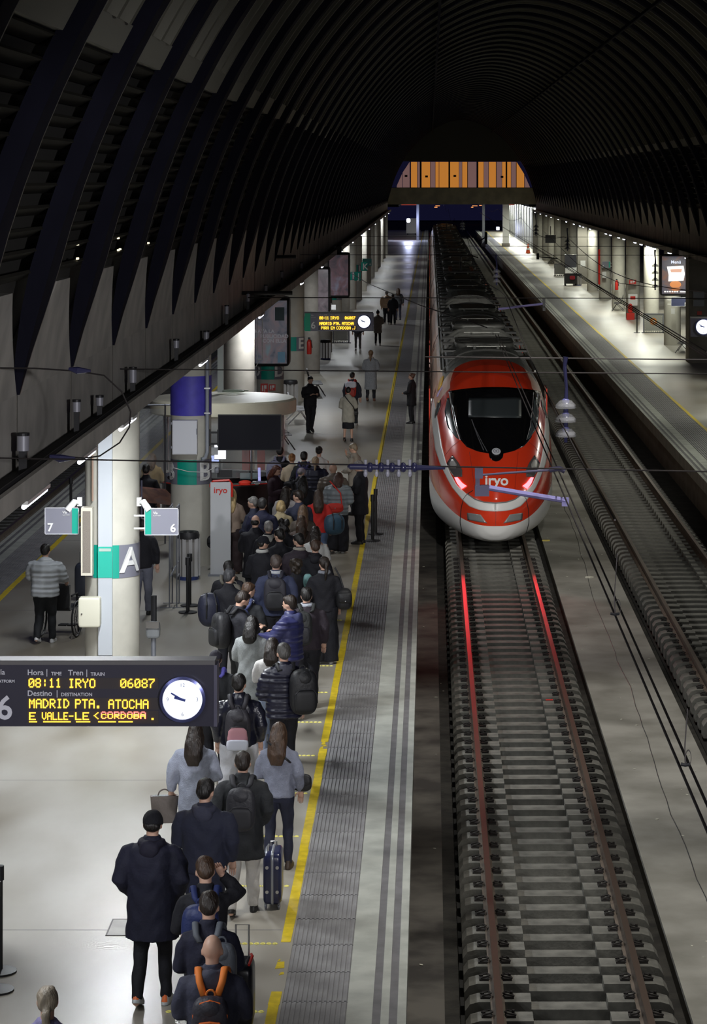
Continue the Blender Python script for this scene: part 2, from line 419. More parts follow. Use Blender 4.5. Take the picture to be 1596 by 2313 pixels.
# litter on the slab and in the trough
lit = MB(); r = random.Random(9)
for i in range(90):
    Y = 16+r.random()**1.5*90; x = r.uniform(2.8, 4.05); z = -.897; s = r.uniform(.012, .035)
    if i % 4 == 0: x = r.uniform(-.15, .3); z = -1.015 if x < .16 else -1.125
    a = r.uniform(0, 3.1); c, d = math.cos(a)*s, math.sin(a)*s
    lit.slab([(x-c, Y-d), (x+d*.6, Y-c*.6), (x+c, Y+d), (x-d*.5, Y+c*.5)], z, z+.006)
tag(lit.build('litter', mat('paper_scrap', (.62,.60,.5), .8)), 'small pale scraps of litter strewn over the concrete beside the track', 'litter', kind='stuff')
for px, py, c, nm, lb in ((1232,1222,(.55,.45,.1),'yellow_scrap','crumpled yellow packet lying on the concrete right of the train nose'),(1330,1305,(.6,.58,.5),'paper_scrap','folded pale paper lying on the slab near the hanging wire loop')):
    p = at(px, py, -.9); tag(MB().slab([(-.09,-.03),(.02,-.06),(.1,.0),(.03,.05),(-.06,.04)], 0, .03).build(nm, mat(nm, c, .6), loc=p), lb, 'litter')

# ================================================================ COLUMN LINE, BEAM, VAULT
VC = 3.5; VA = 8.15; VB = 10.0; VZ = 4.5; VN = 1.8
def arch(th, off=0.0):
    c, s = math.cos(th), math.sin(th)
    x = VC+(VA-off)*math.copysign(abs(c)**(2/VN), c); z = VZ+(VB-off)*abs(s)**(2/VN)
    return x, z
def th_of_z(z): return math.asin(min(1, ((z-VZ)/VB)**(VN/2)))
VY0, VY1 = 6.0, 277.0
T_TIP, T_TOP, T_L2, T_B2 = th_of_z(5.42), th_of_z(6.62), th_of_z(9.2), th_of_z(9.5)
def strip(th0, th1, off, n, y0=VY0, y1=VY1):
    vs = []; fs = []
    for i in range(n+1):
        x, z = arch(th0+(th1-th0)*i/n, off); vs += [(x, y0, z), (x, y1, z)]
    for i in range(n): fs.append((2*i, 2*i+1, 2*i+3, 2*i+2))
    return vs, fs
# dark outer skin
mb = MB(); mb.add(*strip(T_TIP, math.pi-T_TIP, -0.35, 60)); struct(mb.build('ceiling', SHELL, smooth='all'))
vault = struct(empty('vault'))
for side in (0, 1):
    f = (lambda t: t) if side else (lambda t: math.pi-t)
    # dark backing of the louvred openings, then the long slats in front
    mb = MB(); mb.add(*strip(f(T_TIP), f(T_B2), -0.25, 8)); mb.build('louvre_back', mat('louvre_back', (.03,.028,.024), .8), vault)
    nsl = 11
    for k in range(nsl):
        t0 = T_TOP+(T_L2-T_TOP)*(k+.1)/nsl; t1 = T_TOP+(T_L2-T_TOP)*(k+.72)/nsl
        xa, za = arch(f(t0), -.22); xb, zb = arch(f(t1), -.03)
        mb = MB(); e = 0.02 if side else -0.02
        mb.prism([(xa, za), (xb, zb), (xb+e, zb+.03), (xa+e, za+.03)], VY0, VY1)
        mb.build('louvre_slat', LOUV, vault)
    xa, za = arch(f(T_L2), 0); xb, zb = arch(f(T_B2), 0)
    e = .25 if side else -.25
    MB().prism([(xa, za), (xb, zb), (xb+e, zb), (xa+e, za)], VY0, VY1).build('purlin', mat('purlin_concrete', (.24,.235,.20), .8), vault)
    for tt, w, m in ((th_of_z(10.98), .03, RIBE), (th_of_z(13.6), .03, RIBM)):
        xa, za = arch(f(tt), .0); xb, zb = arch(f(tt+.012), .0)
        MB().prism([(xa, za), (xb, zb), (xb+e*.2, zb+.03), (xa+e*.2, za+.03)], VY0, VY1).build('purlin', m, vault)
for s in (-1, 1): MB().box(VC+s*3.2-.04, VC+s*3.2+.04, VY0, VY1, arch(0.0+math.acos(3.2/VA) if s > 0 else 0.5)[1]-.0 if False else 13.0, 13.1).build('purlin', RIBM, vault)
# ribs: broad dark folded plates that run down to a point between the concrete teeth
PER = 4.25
def rib_mesh():
    mb = MB(); N = 56; rows = []
    for i in range(N+1):
        th = T_TIP+(math.pi-2*T_TIP)*i/N
        z = arch(th)[1]; t = min(1.0, max(0.0, (z-5.42)/(6.62-5.42)))
        hw = 0.02+0.48*t if z < 6.62 else 0.50-0.10*min(1, (z-6.62)/3.0)
        dep = 0.03+0.10*t
        xo, zo = arch(th, -0.05); xi, zi = arch(th, dep)
        rows.append([(xo, -hw, zo), (xi, -hw*.45, zi), (xi, hw, zi), (xi, hw+.045, zi), (xo, hw+.045, zo)])
    vs = [v for r_ in rows for v in r_]; K = 5
    mb.add(vs, [])
    for i in range(N):
        for k in range(K-1):
            mb.cur = 1 if k == 2 else 0  # far edge gets the paler material: its lit look is painted
            mb.f.append((i*K+k, i*K+k+1, (i+1)*K+k+1, (i+1)*K+k)); mb.m.append(mb.cur)
    me = mb.mesh('vault_rib'); me.materials.append(RIBM); me.materials.append(RIBE)
    me.polygons.foreach_set('material_index', mb.m); return me
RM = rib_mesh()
# corrugated bays between ribs in the crown
def bay_mesh():
    mb = MB(); N = 44
    for q in (0.25, 0.5, 0.75):
        vs = []
        for i in range(N+1):
            th = T_B2+(math.pi-2*T_B2)*i/N
            xo, zo = arch(th, -.2); xi, zi = arch(th, .06); y = PER*q
            vs += [(xo, y-.13, zo), (xi, y-.10, zi), (xi, y+.10, zi), (xo, y+.13, zo)]
        fs = [(i*4+k, i*4+k+1, i*4+k+5, i*4+k+4) for i in range(N) for k in range(3)]
        mb.add(vs, fs)
    me = mb.mesh('cladding_fold'); me.materials.append(mat('fold_metal', (.17,.165,.135), .7, spec=.1)); return me
BM_ = bay_mesh()
k = -4
while 28.2+PER*k < VY1-1:
    y = 28.2+PER*k
    if y > VY0: link('vault_rib', RM, vault, (0, y, 0)); link('cladding_fold', BM_, vault, (0, y, 0))
    k += 1
# walls that carry the vault, each with its row of tapering concrete teeth, its ledge and its fascia
def side_wall(name, s):
    root = struct(empty(name))
    X = lambda d: VC+s*d
    e1, e0 = 7.70, 8.09
    x1, z1 = arch(0 if False else T_TIP); dT = x1-VC
    def pr(poly, m, nm, y0=VY0, y1=VY1): return MB().prism([(X(a), b) for a, b in poly], y0, y1).build(nm, m, root)
    pr([(e0,4.60),(dT,5.42),(dT+.3,5.42),(e0+.5,4.60)], BEAM, 'wall_band')
    pr([(e1,4.46),(e1,4.68),(e1+.06,4.68),(e1+.06,4.46)], BEAM, 'fascia')
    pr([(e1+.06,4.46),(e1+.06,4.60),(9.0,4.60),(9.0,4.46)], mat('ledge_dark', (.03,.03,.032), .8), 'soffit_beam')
    pr([(9.0,4.46),(9.0,5.3),(8.9,5.3),(8.9,4.46)], BEAM, 'fascia')
    k = -5
    xa, za = arch(T_TIP, .0); xb, zb = arch(T_TOP, .0)
    da, db = xa-VC, xb-VC
    tooth = MB(); n = 6; vs = []
    for i in range(n+1):
        th = T_TIP+(T_TOP-T_TIP)*i/n; x, z = arch(th); hw = PER/2*(1-i/n)+.52*(i/n); hw -= .004
        vs += [(x, -hw, z), (x, hw, z), (x+.28, hw, z), (x+.28, -hw, z)]
    vs = [(VC+s*(v[0]-VC), v[1], v[2]) for v in vs]
    fs = [(i*4+k_, i*4+(k_+1)%4, i*4+4+(k_+1)%4, i*4+4+k_) for i in range(n) for k_ in range(4)]+[(n*4, n*4+1, n*4+2, n*4+3)]
    if s < 0: pass
    tooth.add(vs, fs); tm = tooth.mesh('tooth'); tm.materials.append(BEAM)
    while 28.2+PER*(k+.5) < VY1:
        y = 28.2+PER*(k+.5)
        if y > VY0: link('tooth', tm, root, (0, y, 0))
        k += 1
    # joint lines below each tip
    g = MB(); k = -4
    while 28.2+PER*k < VY1-2:
        y = 28.2+PER*k; g.prism([(X(e0-.004),4.6),(X(dT-.006),5.42),(X(dT+.05),5.42),(X(e0+.05),4.6)], y-.03, y+.03); k += 1
    g.build('wall_joint', mat('joint_stain', (.16,.15,.13), .9), root)
    return root
side_wall('wall_left', -1); side_wall('wall_right', 1)
# columns
def col_thing(x, y, r, m, top=4.46, letters=None, band=True, bare=None, bz=1.78):
    c = struct(empty('column', (x, y, 0)))
    MB().lathe([(r, 0), (r, top)], n=64).build('shaft', m, c, smooth=40)
    if band:
        # lettering band: green in front, grey at the sides with the platform letter
        def ringpart(a0, a1, m_, nm, z0=bz, z1=bz+.5, rr=.006):
            mb = MB(); n = 40; vs = []
            for i in range(n+1):
                a = a0+(a1-a0)*i/n; vs += [(math.cos(a)*(r+rr), math.sin(a)*(r+rr), z0), (math.cos(a)*(r+rr), math.sin(a)*(r+rr), z1)]
            mb.add(vs, [(2*i, 2*i+2, 2*i+3, 2*i+1) for i in range(n)]); return mb.build(nm, m_, c, smooth='all')
        g0, g1 = math.radians(-90-36), math.radians(-90+21)
        ringpart(g0, g1, GREEN, 'green_band'); ringpart(g1, g0+2*math.pi, SGREY, 'grey_band')
        if letters:
            for ang in ((-90+47), (-90-66)):
                a = math.radians(ang)
                def bend(me, a=a, r=r):
                    for v in me.vertices:
                        t = v.co.x/r; rr = r+.022+v.co.z
                        v.co = Vector((rr*math.cos(a+t), rr*math.sin(a+t), v.co.y))
                text(letters, .52, WHITE, c, (0, 0, bz+.25), rot=(0,0,0), bold=.012, ext=.003, name='letter', sx=1, post=bend)
    return c
CX = -4.85; LETT = 'ABCDEFGHJKLMNP'
COLY = [38.8+12.78*k for k in range(19)]
column = {}
column['Z'] = col_thing(CX, COLY[0]-12.78, .41, COLC, band=False)
for i, y in enumerate(COLY):
    column[i] = col_thing(CX, y, .41 if i else .415, COLC if i in (0, 1, 4, 9, 10) else (COLD if i in (2, 5, 6, 8) else COLC), letters=(LETT[i] if i < len(LETT) else None), band=i < 11, bz=1.66 if i == 1 else 1.78)
# pale square pillar of the far pair
RCY = [108.5, 120.5, 132, 143.9, 155, 166.8, 179.5, 191.5, 203, 215, 227, 239, 251, 263, 274]
for i, y in enumerate(RCY):
    if i == 0:
        struct(MB().box(11.08, 12.4, y, y+1.4, 0, 4.46).build('column', COLD))
    elif i in (7, 9, 14): struct(MB().box(11.15, 12.0, y, y+.9, 0, 4.46).build('column', mat('dark_concrete', (.14,.13,.11), .8)))
    else: col_thing(11.52+.0*i, y, .40, COLC, band=False)
for y in (12, 62, 74, 85, 97): col_thing(11.52, y, .40, COLC, band=False)
for y0 in (213, 222, 231, 240, 249, 258): struct(MB().box(12.15, 12.3, y0, y0+7.6, 0, 4.4).build('wall_panel', mat('pale_wall', (.6,.58,.5), .6)))
struct(MB().box(-20, -19.8, 8, 400, -1, 7).build('wall_left_far', COLD))

# ---- fluorescent fittings under both edges of the beams
ORD = 'first second third fourth fifth sixth seventh eighth ninth tenth eleventh twelfth thirteenth fourteenth fifteenth sixteenth seventeenth eighteenth nineteenth twentieth'.split()
def nth(i): return ORD[i] if i < 20 else 'twenty-'+ORD[i-20]
def lamp(x, y, L=1.25, w=1.0, vis=True, label=None, group=None):
    t = thing('strip_light', label, 'light', (x, y, 4.44), 0, group)
    MB().box(-.05, .05, -L/2-.03, L/2+.03, -.02, .02).build('housing', WHITE, t)
    MB().tube([(0, -L/2, -.045), (0, L/2, -.045)], .026, 10).build('tube', TUBE, t, smooth=True)
    ld = bpy.data.lights.new('lamp', 'AREA'); ld.shape = 'RECTANGLE'; ld.size = .12; ld.size_y = L; ld.energy = LAMP_W*w
    ld.color = (.93, .97, 1.0) if x < 5 else (.98, 1.0, .86)
    lo = bpy.data.objects.new('lamp_light', ld); COL.objects.link(lo); lo.parent = t; lo.location = (0, 0, -.09)
    return t
GL = 'strip lights under the left beam edge'
for i, (y, L) in enumerate(((15, 1.4), (20.5, 1.4), (27.2, 1.5), (31.3, 1.3), (35.1, .8), (36.1, .56), (47.4, 1.3), (63.7, 1.3), (84, 1.3), (100, 1.0), (122, 1.0), (140, 1), (158, 1), (178, 1), (198, 1), (220, 1), (242, 1), (262, 1))):
    lamp(-4.23, y, L, (1.9 if 34 < y < 37 or 60 < y < 66 else 1.0) if y > 30 else .85,
         label={27.2: 'bright strip light under the beam, nearest and longest of the row', 31.3: 'strip light under the beam edge just left of the lettered A column', 35.1: 'strip light at the head of the A column, front of the close pair',
                36.1: 'short strip light behind another at the head of the A column', 47.4: 'small strip light above the blue painted column', 63.7: 'strip light above the first large hanging poster case'}.get(y, nth(i)+' strip light of the row under the near edge of the left beam'), group=GL)
for i, y in enumerate((14, 20, 28, 41, 55, 68, 82, 96, 112, 130, 150, 170, 192, 214, 238, 260)):
    lamp(-5.45, y, 1.3, 1.1 if y < 30 else .8, label=nth(i)+' strip light on the far side of the left beam', group='strip lights on the far edge of the left beam')
GR = 'strip lights under the right beam edge'
for i, y in enumerate((60, 72, 84, 97, 111, 119, 127, 131, 135, 139, 147, 151, 158, 162, 178, 186, 190, 198, 209, 222, 235, 245, 258, 271)):
    lamp(11.24, y, 1.3, 1.45 if y > 100 else 1.8, label={111: 'glaring strip light over the right edge of the lit poster case', 119: 'glaring strip light over the top of the lit poster case'}.get(y, (nth(i-6)+' glaring strip light beyond the lit poster case in the right row') if i > 5 else nth(i)+' strip light of the right row, nearer than the poster case'), group=GR)
for i, y in enumerate((70, 90, 110, 130, 150, 170, 190, 210, 230, 250)):
    lamp(12.44, y, 1.3, 2.1, label=nth(i)+' strip light on the outer edge of the right beam', group='strip lights on the outer edge of the right beam')

gl_ = MB()
for px, py in ((139,557),(175,552),(175,584),(267,538),(267,565),(235,571),(310,556),(335,549),(388,537),(143,558),(271,563)):
    D_ = F*4.36/(VX-px); p_ = pt(px, py, D_); gl_.box(p_.x-.012, p_.x+.012, p_.y-.05, p_.y+.05, p_.z-.012, p_.z+.012)
tag(gl_.build('light_glints', glow('glint', (1,.9,.6), 1.6)), 'tiny scattered lamp glints between the louvres of the left wall', 'lights', kind='stuff')
# ---- end of the vault: cross beam, lit window band, gable
ed = VY1
struct(MB().box(-5.2, 12.4, ed, ed+1.2, 5.2, 7.0).build('wall_end', mat('end_beam', (.72,.66,.5), .8, var=.2, scale=1)))
g = MB(); n = 40; zt = 9.9
pts = [(VC+(VA+.6)*(-1+2*i/n)*1.0, 0) for i in range(n+1)]
poly = []
for i in range(n+1):
    th = math.pi-T_TIP-(math.pi-2*T_TIP)*i/n; x, z = arch(th, -.3); poly.append((x, z))
top = [p for p in poly if p[1] >= zt]
g.prism([(top[0][0], zt)]+top+[(top[-1][0], zt)], ed+.1, ed+.5); struct(g.build('wall_end', mat('gable', (.12,.115,.10), .8)))
struct(MB().box(-5.2, 12.4, ed+.1, ed+.4, 6.95, 7.05).build('trim_1', BLACK))
win = struct(empty('window_1', (0, ed+.6, 0)))
OR_, MV = glow('amber_blind', (.72, .27, .045), .62), glow('mauve_blind', (.30, .17, .16), .5)
s_ = F/(ed+.6)
def wx(z5): return ((860+z5*.2381)-VX)/s_
panes = [(150,200,MV),(205,272,MV),(285,343,OR_),(348,368,MV),(385,466,OR_),(470,514,MV),(517,548,OR_),(553,640,OR_),(655,738,OR_),(741,768,MV),(771,818,OR_),(824,905,MV),(923,973,OR_),(976,1018,MV),(1023,1090,OR_),(1096,1146,MV),(1149,1182,OR_),(1197,1232,OR_),(1236,1280,MV),(1286,1358,OR_),(1364,1412,MV)]
def inner(x):   # height of the arch opening at x
    d = abs(x-3.65); return 7.0+(9.85-7.0)*min(1, max(0.0, (7.35-d)/1.25))
for a, b, m in panes:
    x0, x1 = wx(a), wx(b); za, zb = min(9.85, inner(x0)), min(9.85, inner(x1))
    if za < 7.05 and zb < 7.05: continue
    MB().prism([(x0,7.0),(x1,7.0),(x1,max(zb,7.02)),(x0,max(za,7.02))], -.02, .02).build('pane', m, win)
for a in (375, 647, 915, 1189, 278, 822, 1092, 1282):
    x = wx(a); w = .16 if a in (375, 647, 915, 1189) else .05; MB().box(x-w/2, x+w/2, -.3, .0, 6.95, min(9.9, inner(x)+.05)).build('mullion', BLACK, win)
# small dark vents in front of the panes
for a, zz in ((238, 8.3), (432, 8.25), (700, 8.3), (1148, 8.2)): MB().box(wx(a)-.15, wx(a)+.15, -.06, -.03, zz-.1, zz+.12).build('vent', BLACK, win)
# ---- outside beyond the vault
struct(MB().box(11.7, 11.9, 279, 392, 0, 4.9).build('wall_outer', mat('outer_wall', (.62,.64,.66), .5)))
wj = MB()
for y in np.arange(283, 392, 7.5): wj.box(11.66, 11.7, y, y+.3, 0, 4.9)
struct(wj.build('trim_2', mat('joint', (.2,.2,.2), .7)))
struct(MB().box(10.9, 13, 279, 392, 4.9, 5.2).build('canopy_roof', SHELL)); struct(MB().box(-6.2, -3.4, 279, 340, 4.9, 5.2).build('canopy_roof', SHELL))
for i, y in enumerate(range(284, 392, 9)): lamp(11.1, y, 2.2, 5, label=nth(i)+' strip light under the outdoor canopy beyond the cross beam', group='strip lights under the outdoor canopy').location.z = 4.88
for x, y, nm in ((-3.6, 352, 'left'), (12.4, 352, 'right')):
    struct(MB().box(x-1.6, x+1.9, y, y+.4, 4.4, 5.3).build('red_fascia', glow('red_fascia', (.9,.12,.07), .35)))
for (px, py, D, st, lb) in ((922, 498, 330, 260, 'dazzling white floodlight above the cabinet at the far left platform end'), (1124, 516, 345, 90, 'small white floodlight beside the pillar at the far right platform end')):
    p = pt(px, py, D); t = thing('floodlight', lb, 'light', p)
    MB().ball((0,0,0), .26 if st > 100 else .17, 12, 8).build('lens', glow('flood_lens', (.75,.85,1.0), 30), t)
    MB().box(-.22,.22,.1,.35,-.22,.22).build('casing', GREY, t)
    ld = bpy.data.lights.new('flood', 'POINT'); ld.energy = st*4; ld.color = (.6,.65,1); ld.shadow_soft_size = .3
    lo = bpy.data.objects.new('flood_light', ld); COL.objects.link(lo); lo.parent = t; lo.location = (0, -.6, 0)
p = at(929, 531); tt = thing('equipment_cabinet', 'white cabinet on wheels at the far end of the left platform', 'cabinet', p)
MB().box(-.75,.75,0,1,.25,2.4).build('body', WHITE, tt); w_ = MB(); [w_.torus((a,0,.14),.1,.05,'x',10,5) for a in (-.55,.55)]; w_.build('wheel', BLACK, tt)
for px, lb in ((990, 'tall steel mast left of the far tracks'), (1098, 'tall steel mast between the far tracks')):
    pass
for px, D, x, lb in ((0, 330, -1.55, 'grey steel mast behind the far end of the left platform'), (0, 330, 7.0, 'grey steel mast between tracks beyond the cross beam'), (0, 300, 9.0, 'pale wide post on the far right platform under the cross beam')):
    m_ = thing('mast', lb, 'mast', (x, D, -.8 if x < 8.5 else 0)); w = .17 if x < 8.5 else .38
    MB().box(-w, w, -.15, .15, 0, 7).build('post', GREY if x < 8.5 else WHITE, m_); MB().box(-w-.1, w+.1, -.2, .2, 0, .4).build('foot', COLD, m_)
# distant amber streaks of street lamps
st_ = MB()
for px, py, w in ((988,465,10),(984,468,7),(1072,465,12),(1085,464,6),(1066,468,5)):
    p = pt(px, py, 520); st_.box(p.x-w*.045, p.x+w*.045, p.y, p.y+.3, p.z-.06, p.z+.06)
tag(st_.build('distant_street_lamps', glow('amber_lamp', (1,.35,.1), 1.6)), 'row of tiny amber street lamps far beyond the station', 'lights', kind='stuff')
struct(MB().box(-60, 70, 560, 562, -5, -1.0).build('backdrop_hill', mat('far_hill', (.012,.012,.025), 1)))
struct(MB().box(-80, 90, 400, 560, -1.3, -1.2).build('ground', DIRT))
# ================================================================ THE TRAIN
TX, TY, TZ = 1.46, 56.5, RZ
def ip(xs, ys): return lambda d: np.interp(d, xs, ys)
f_top = ip([0,.06,.25,.6,1.1,1.6,2.2,2.9,3.6,4.4,5.3,6.5], [1.05,1.27,1.50,1.80,2.25,2.66,3.10,3.54,3.82,3.98,4.06,4.08])
f_bot = ip([0,.06,.2,.5,1,2,3], [.80,.50,.36,.29,.25,.23,.22])
def f_w(d):
    d = np.asarray(d, float); t = np.clip(d/4.6, 0, 1); return .02+1.45*(1-(1-t)**2)**.47
f_c = ip([0,1,3,6], [.92,1.15,1.45,1.6])
f_nt = ip([0,2,4.5,6.5], [2.0,2.1,2.45,2.8]); f_nb = ip([0,1.5,5], [2.4,3.0,5.0])
def inside(x, d, z):
    w = f_w(d); c = f_c(d); up = z > c
    h = np.where(up, f_top(d)-c, c-f_bot(d)); n = np.where(up, f_nt(d), f_nb(d))
    return (np.abs(x)/w)**n + (np.abs(z-c)/np.maximum(h, 1e-3))**n - 1.0
def nose_hit(px, py):
    """points of the nose surface seen at these pixels, in train coordinates, with normals"""
    px = np.asarray(px, float); py = np.asarray(py, float)
    dx = (px-VX)/F; dz = -(py-VY)/F
    def loc(D): return dx*D-TX, D-TY, CH+dz*D-TZ
    lo = np.full(px.shape, TY+0.0); hit = np.full(px.shape, TY+8.0); found = np.zeros(px.shape, bool)
    for D in np.arange(TY+.001, TY+8, .03):
        x, d, z = loc(np.full(px.shape, D)); v = inside(x, d, z)
        new = (~found) & (v < 0); hit[new] = D; found |= new
    lo = hit-.03
    for _ in range(18):
        m = (lo+hit)/2; x, d, z = loc(m); v = inside(x, d, z); hit = np.where(v < 0, m, hit); lo = np.where(v < 0, lo, m)
    x, d, z = loc(hit); e = .004
    g = np.stack([inside(x+e,d,z)-inside(x-e,d,z), inside(x,d+e,z)-inside(x,d-e,z), inside(x,d,z+e)-inside(x,d,z-e)], -1)
    g /= np.maximum(np.linalg.norm(g, axis=-1, keepdims=True), 1e-9)
    return np.stack([x, d, z], -1), g
train = thing('train', 'red high-speed train with white lettering on its nose standing at the platform', 'train', (TX, TY, TZ))
TRED = mat('train_red', (.74,.046,.014), .22, coat=.7, spec=.5); TWHITE = mat('train_white', (.82,.82,.81), .3, coat=.4)
TSIDE_LIT = mat('train_side_lit', (.60,.44,.35), .35, .1, var=.15, scale=1.2, second=(.62,.30,.20))  # red side painted salmon: reflected lamplight is put into the colour
TROOF = mat('train_roof', (.17,.17,.155), .42, .2, var=.35, scale=2.2, rvar=.1)
TBLK = mat('train_glass', (.004,.004,.005), .08, coat=.5); TGREY = mat('train_grey_glass', (.06,.075,.08), .15, coat=.3)
# nose shell, with its lower white skirt split off along a curve
ds = np.concatenate([[0.0,.008,.02,.035,.055,.08,.11,.15,.2,.26,.33], np.arange(.4, 6.51, .09)]); NA = 120
ang = np.linspace(0, 2*math.pi, NA, endpoint=False)
def ring(d):
    w = f_w(d); c = f_c(d); ca, sa = np.cos(ang), np.sin(ang)
    n = np.where(sa > 0, f_nt(d), f_nb(d)); h = np.where(sa > 0, f_top(d)-c, c-f_bot(d))
    return np.stack([w*np.sign(ca)*np.abs(ca)**(2/n), np.full(NA, d), c+h*np.sign(sa)*np.abs(sa)**(2/n)], -1)
rings = [ring(d) for d in ds]
V = np.vstack(rings)
def skirt_z(x): return .70+.62*np.minimum(1.0, np.abs(x)/1.44)**2.6
cls = {'shell': [], 'skirt': [], 'roof_panel': [], 'side_panel': []}
quads = [(j*NA+i, (j+1)*NA+i, (j+1)*NA+(i+1)%NA, j*NA+(i+1)%NA) for j in range(len(ds)-1) for i in range(NA)]+[tuple(range(NA))]
def split(Vs, fs, g):
    """cut a mesh along g = 0; new vertices are shared, so both sides end in one clean line"""
    G = [g(v) for v in Vs]; Vs = list(Vs); cut = {}; pos = []; neg = []
    def mid(a, b):
        kk = (min(a, b), max(a, b))
        if kk not in cut:
            t = G[a]/(G[a]-G[b]); cut[kk] = len(Vs); Vs.append(tuple(np.array(Vs[a])*(1-t)+np.array(Vs[b])*t)); G.append(0.0)
        return cut[kk]
    for f in fs:
        if all(G[i] >= 0 for i in f): pos.append(f); continue
        if all(G[i] <= 0 for i in f): neg.append(f); continue
        A, B = [], []
        for a, b in zip(f, f[1:]+f[:1]):
            if G[a] >= 0: A.append(a)
            if G[a] <= 0: B.append(a)
            if G[a]*G[b] < 0: m_ = mid(a, b); A.append(m_); B.append(m_)
        if len(A) > 2: pos.append(tuple(A))
        if len(B) > 2: neg.append(tuple(B))
    return Vs, pos, neg
VV = [tuple(v) for v in V]
VV, up_, cls['skirt'] = split(VV, quads, lambda v: v[2]-skirt_z(v[0]))
VV, rf, rest = split(VV, up_, lambda v: min(v[1]-5.2-.3*abs(v[0])**2, 1.16-abs(v[0]), v[2]-3.0))
cls['roof_panel'] = rf
VV, sd, rest = split(VV, rest, lambda v: min(v[2]-(1.15+(6.4-v[1])*.95), v[1]-3.4, 3.46+.36*min(1, max(0, (v[1]-4.0)/1.4))-v[2]))
cls['side_panel'] = sd; cls['shell'] = rest
V = VV
for k, m in (('shell', TRED), ('skirt', TWHITE), ('roof_panel', TROOF), ('side_panel', TSIDE_LIT)):
    used = sorted({i for q in cls[k] for i in q}); mp = {a: b for b, a in enumerate(used)}
    mb = MB(); mb.add([tuple(V[i]) for i in used], [tuple(mp[i] for i in q) for q in cls[k]])
    o = mb.build('nose_'+k if k in ('shell', 'skirt') else k, m, train, smooth='all')
def resample(P, n):
    P = np.array(P, float); L = np.concatenate([[0], np.cumsum(np.linalg.norm(np.diff(P, axis=0), axis=1))]); t = np.linspace(0, L[-1], n)
    return np.stack([np.interp(t, L, P[:, 0]), np.interp(t, L, P[:, 1])], -1)
def patch(name, A, B, m, off=.006, nu=14, nv=18, bulge=0.0, mirror=False, cat=None, thick=True):
    A = resample(A, nv); B = resample(B, nv); u = np.linspace(0, 1, nu)[None, :, None]
    G = A[:, None]*(1-u)+B[:, None]*u
    if bulge: G[..., 1] -= bulge*(1-(2*u[..., 0]-1)**2)*np.linspace(1, 0, nv)[:, None]**1.5
    P, N = nose_hit(G[..., 0], G[..., 1]); Q = P+N*off
    out = []
    for sgn in ((1, -1) if mirror else (1,)):
        q = Q*np.array([sgn, 1, 1]); mb = MB()
        fs = [(i*nu+j, (i+1)*nu+j, (i+1)*nu+j+1, i*nu+j+1) for i in range(nv-1) for j in range(nu-1)]
        if sgn < 0: fs = [f[::-1] for f in fs]
        mb.add([tuple(p) for p in q.reshape(-1, 3)], fs)
        o = mb.build(name, m, train, smooth='all')
        if thick:
            sm = o.modifiers.new('t', 'SOLIDIFY'); sm.thickness = .006; sm.offset = 0
        out.append(o)
    return out
WL = [(1013,884),(1017,915),(1026.5,963),(1037.5,991),(1054,1010),(1078,1020),(1104,1025),(1119,1026)]
WR = [(1221,884),(1217,912),(1207,963),(1198,991),(1182,1009),(1160,1019),(1138,1024.5),(1121,1026)]
patch('windscreen', WL, WR, TBLK, .008, 26, 34, bulge=9)
patch('upper_glass_patch', [(1059,900),(1058,943)], [(1176,898),(1176,945)], mat('patch_grey', (.035,.042,.046), .35), .013, 10, 8)  # grey patch laid over the upper windscreen, paler than the glass around
patch('side_window', [(1010,900),(1004.5,930),(1011,965),(1031,990)], [(1014,899),(1019,930),(1027,965),(1037,993)], TGREY, .009, 5, 14, mirror=True)
patch('cab_door_window', [(987.5,908),(983,930),(981,945)], [(995,903),(995.5,915),(984,945)], TGREY, .008, 5, 8, mirror=True)
patch('headlamp', [(1021,1029),(1009.5,1046),(1016,1065),(1027,1078)], [(1023,1029),(1036,1046),(1044,1062),(1044,1077)], mat('lamp_glass', (.10,.09,.09), .12, coat=1), .009, 8, 12, mirror=True)
patch('lamp_reflector', [(1021,1037),(1014,1049),(1018,1058)], [(1024,1037),(1032,1049),(1030,1058)], mat('reflector', (.5,.48,.46), .25, .5), .013, 6, 7, mirror=True)
TAILM = glow('tail_lamp_red', (1.0,.13,.16), 4.2)
patch('tail_lamp', [(1027,1079),(1033,1092),(1043,1105)], [(1033.5,1078.5),(1044,1091),(1054,1098)], TAILM, .014, 5, 9, mirror=True)
SO = [(973,900),(974,930),(976.5,962),(983,1015),(994,1048),(1011,1083),(1022,1102.5),(1044,1129),(1060,1144),(1081.6,1152),(1100,1154.5),(1118.5,1155.5)]
SI = [(979,900),(986,935),(991,962),(998,1008),(1007,1043),(1016,1067.5),(1031,1095),(1055,1117),(1073,1129.5),(1092.5,1135.4),(1105,1137),(1118.5,1137.6)]
patch('white_stripe', SO, SI, TWHITE, .005, 7, 60, mirror=True)
patch('stripe_edge', [(1055,1114),(1073,1127),(1092.5,1133),(1118.5,1135)], [(1055,1117),(1073,1129.8),(1092.5,1135.8),(1118.5,1138)], mat('seam_grey', (.2,.2,.2), .5), .007, 3, 20, mirror=True)
patch('coupler_window', [(1055,1158),(1056,1174)], [(1085,1162),(1100,1182)], mat('window_pale', (.24,.25,.25), .25, coat=.3), .008, 8, 6, mirror=True)
patch('badge_plate', [(1103,1022),(1105,1034),(1112,1041),(1119,1043)], [(1137,1022),(1135,1034),(1128,1041),(1121,1043)], TBLK, .014, 10, 10)
P0, N0 = nose_hit([1120], [1022]); bq = Vector(P0[0]+N0[0]*.03)
bd = empty('badge', bq, 0, train); bd.rotation_euler = Vector(N0[0]).to_track_quat('Z', 'Y').to_euler()
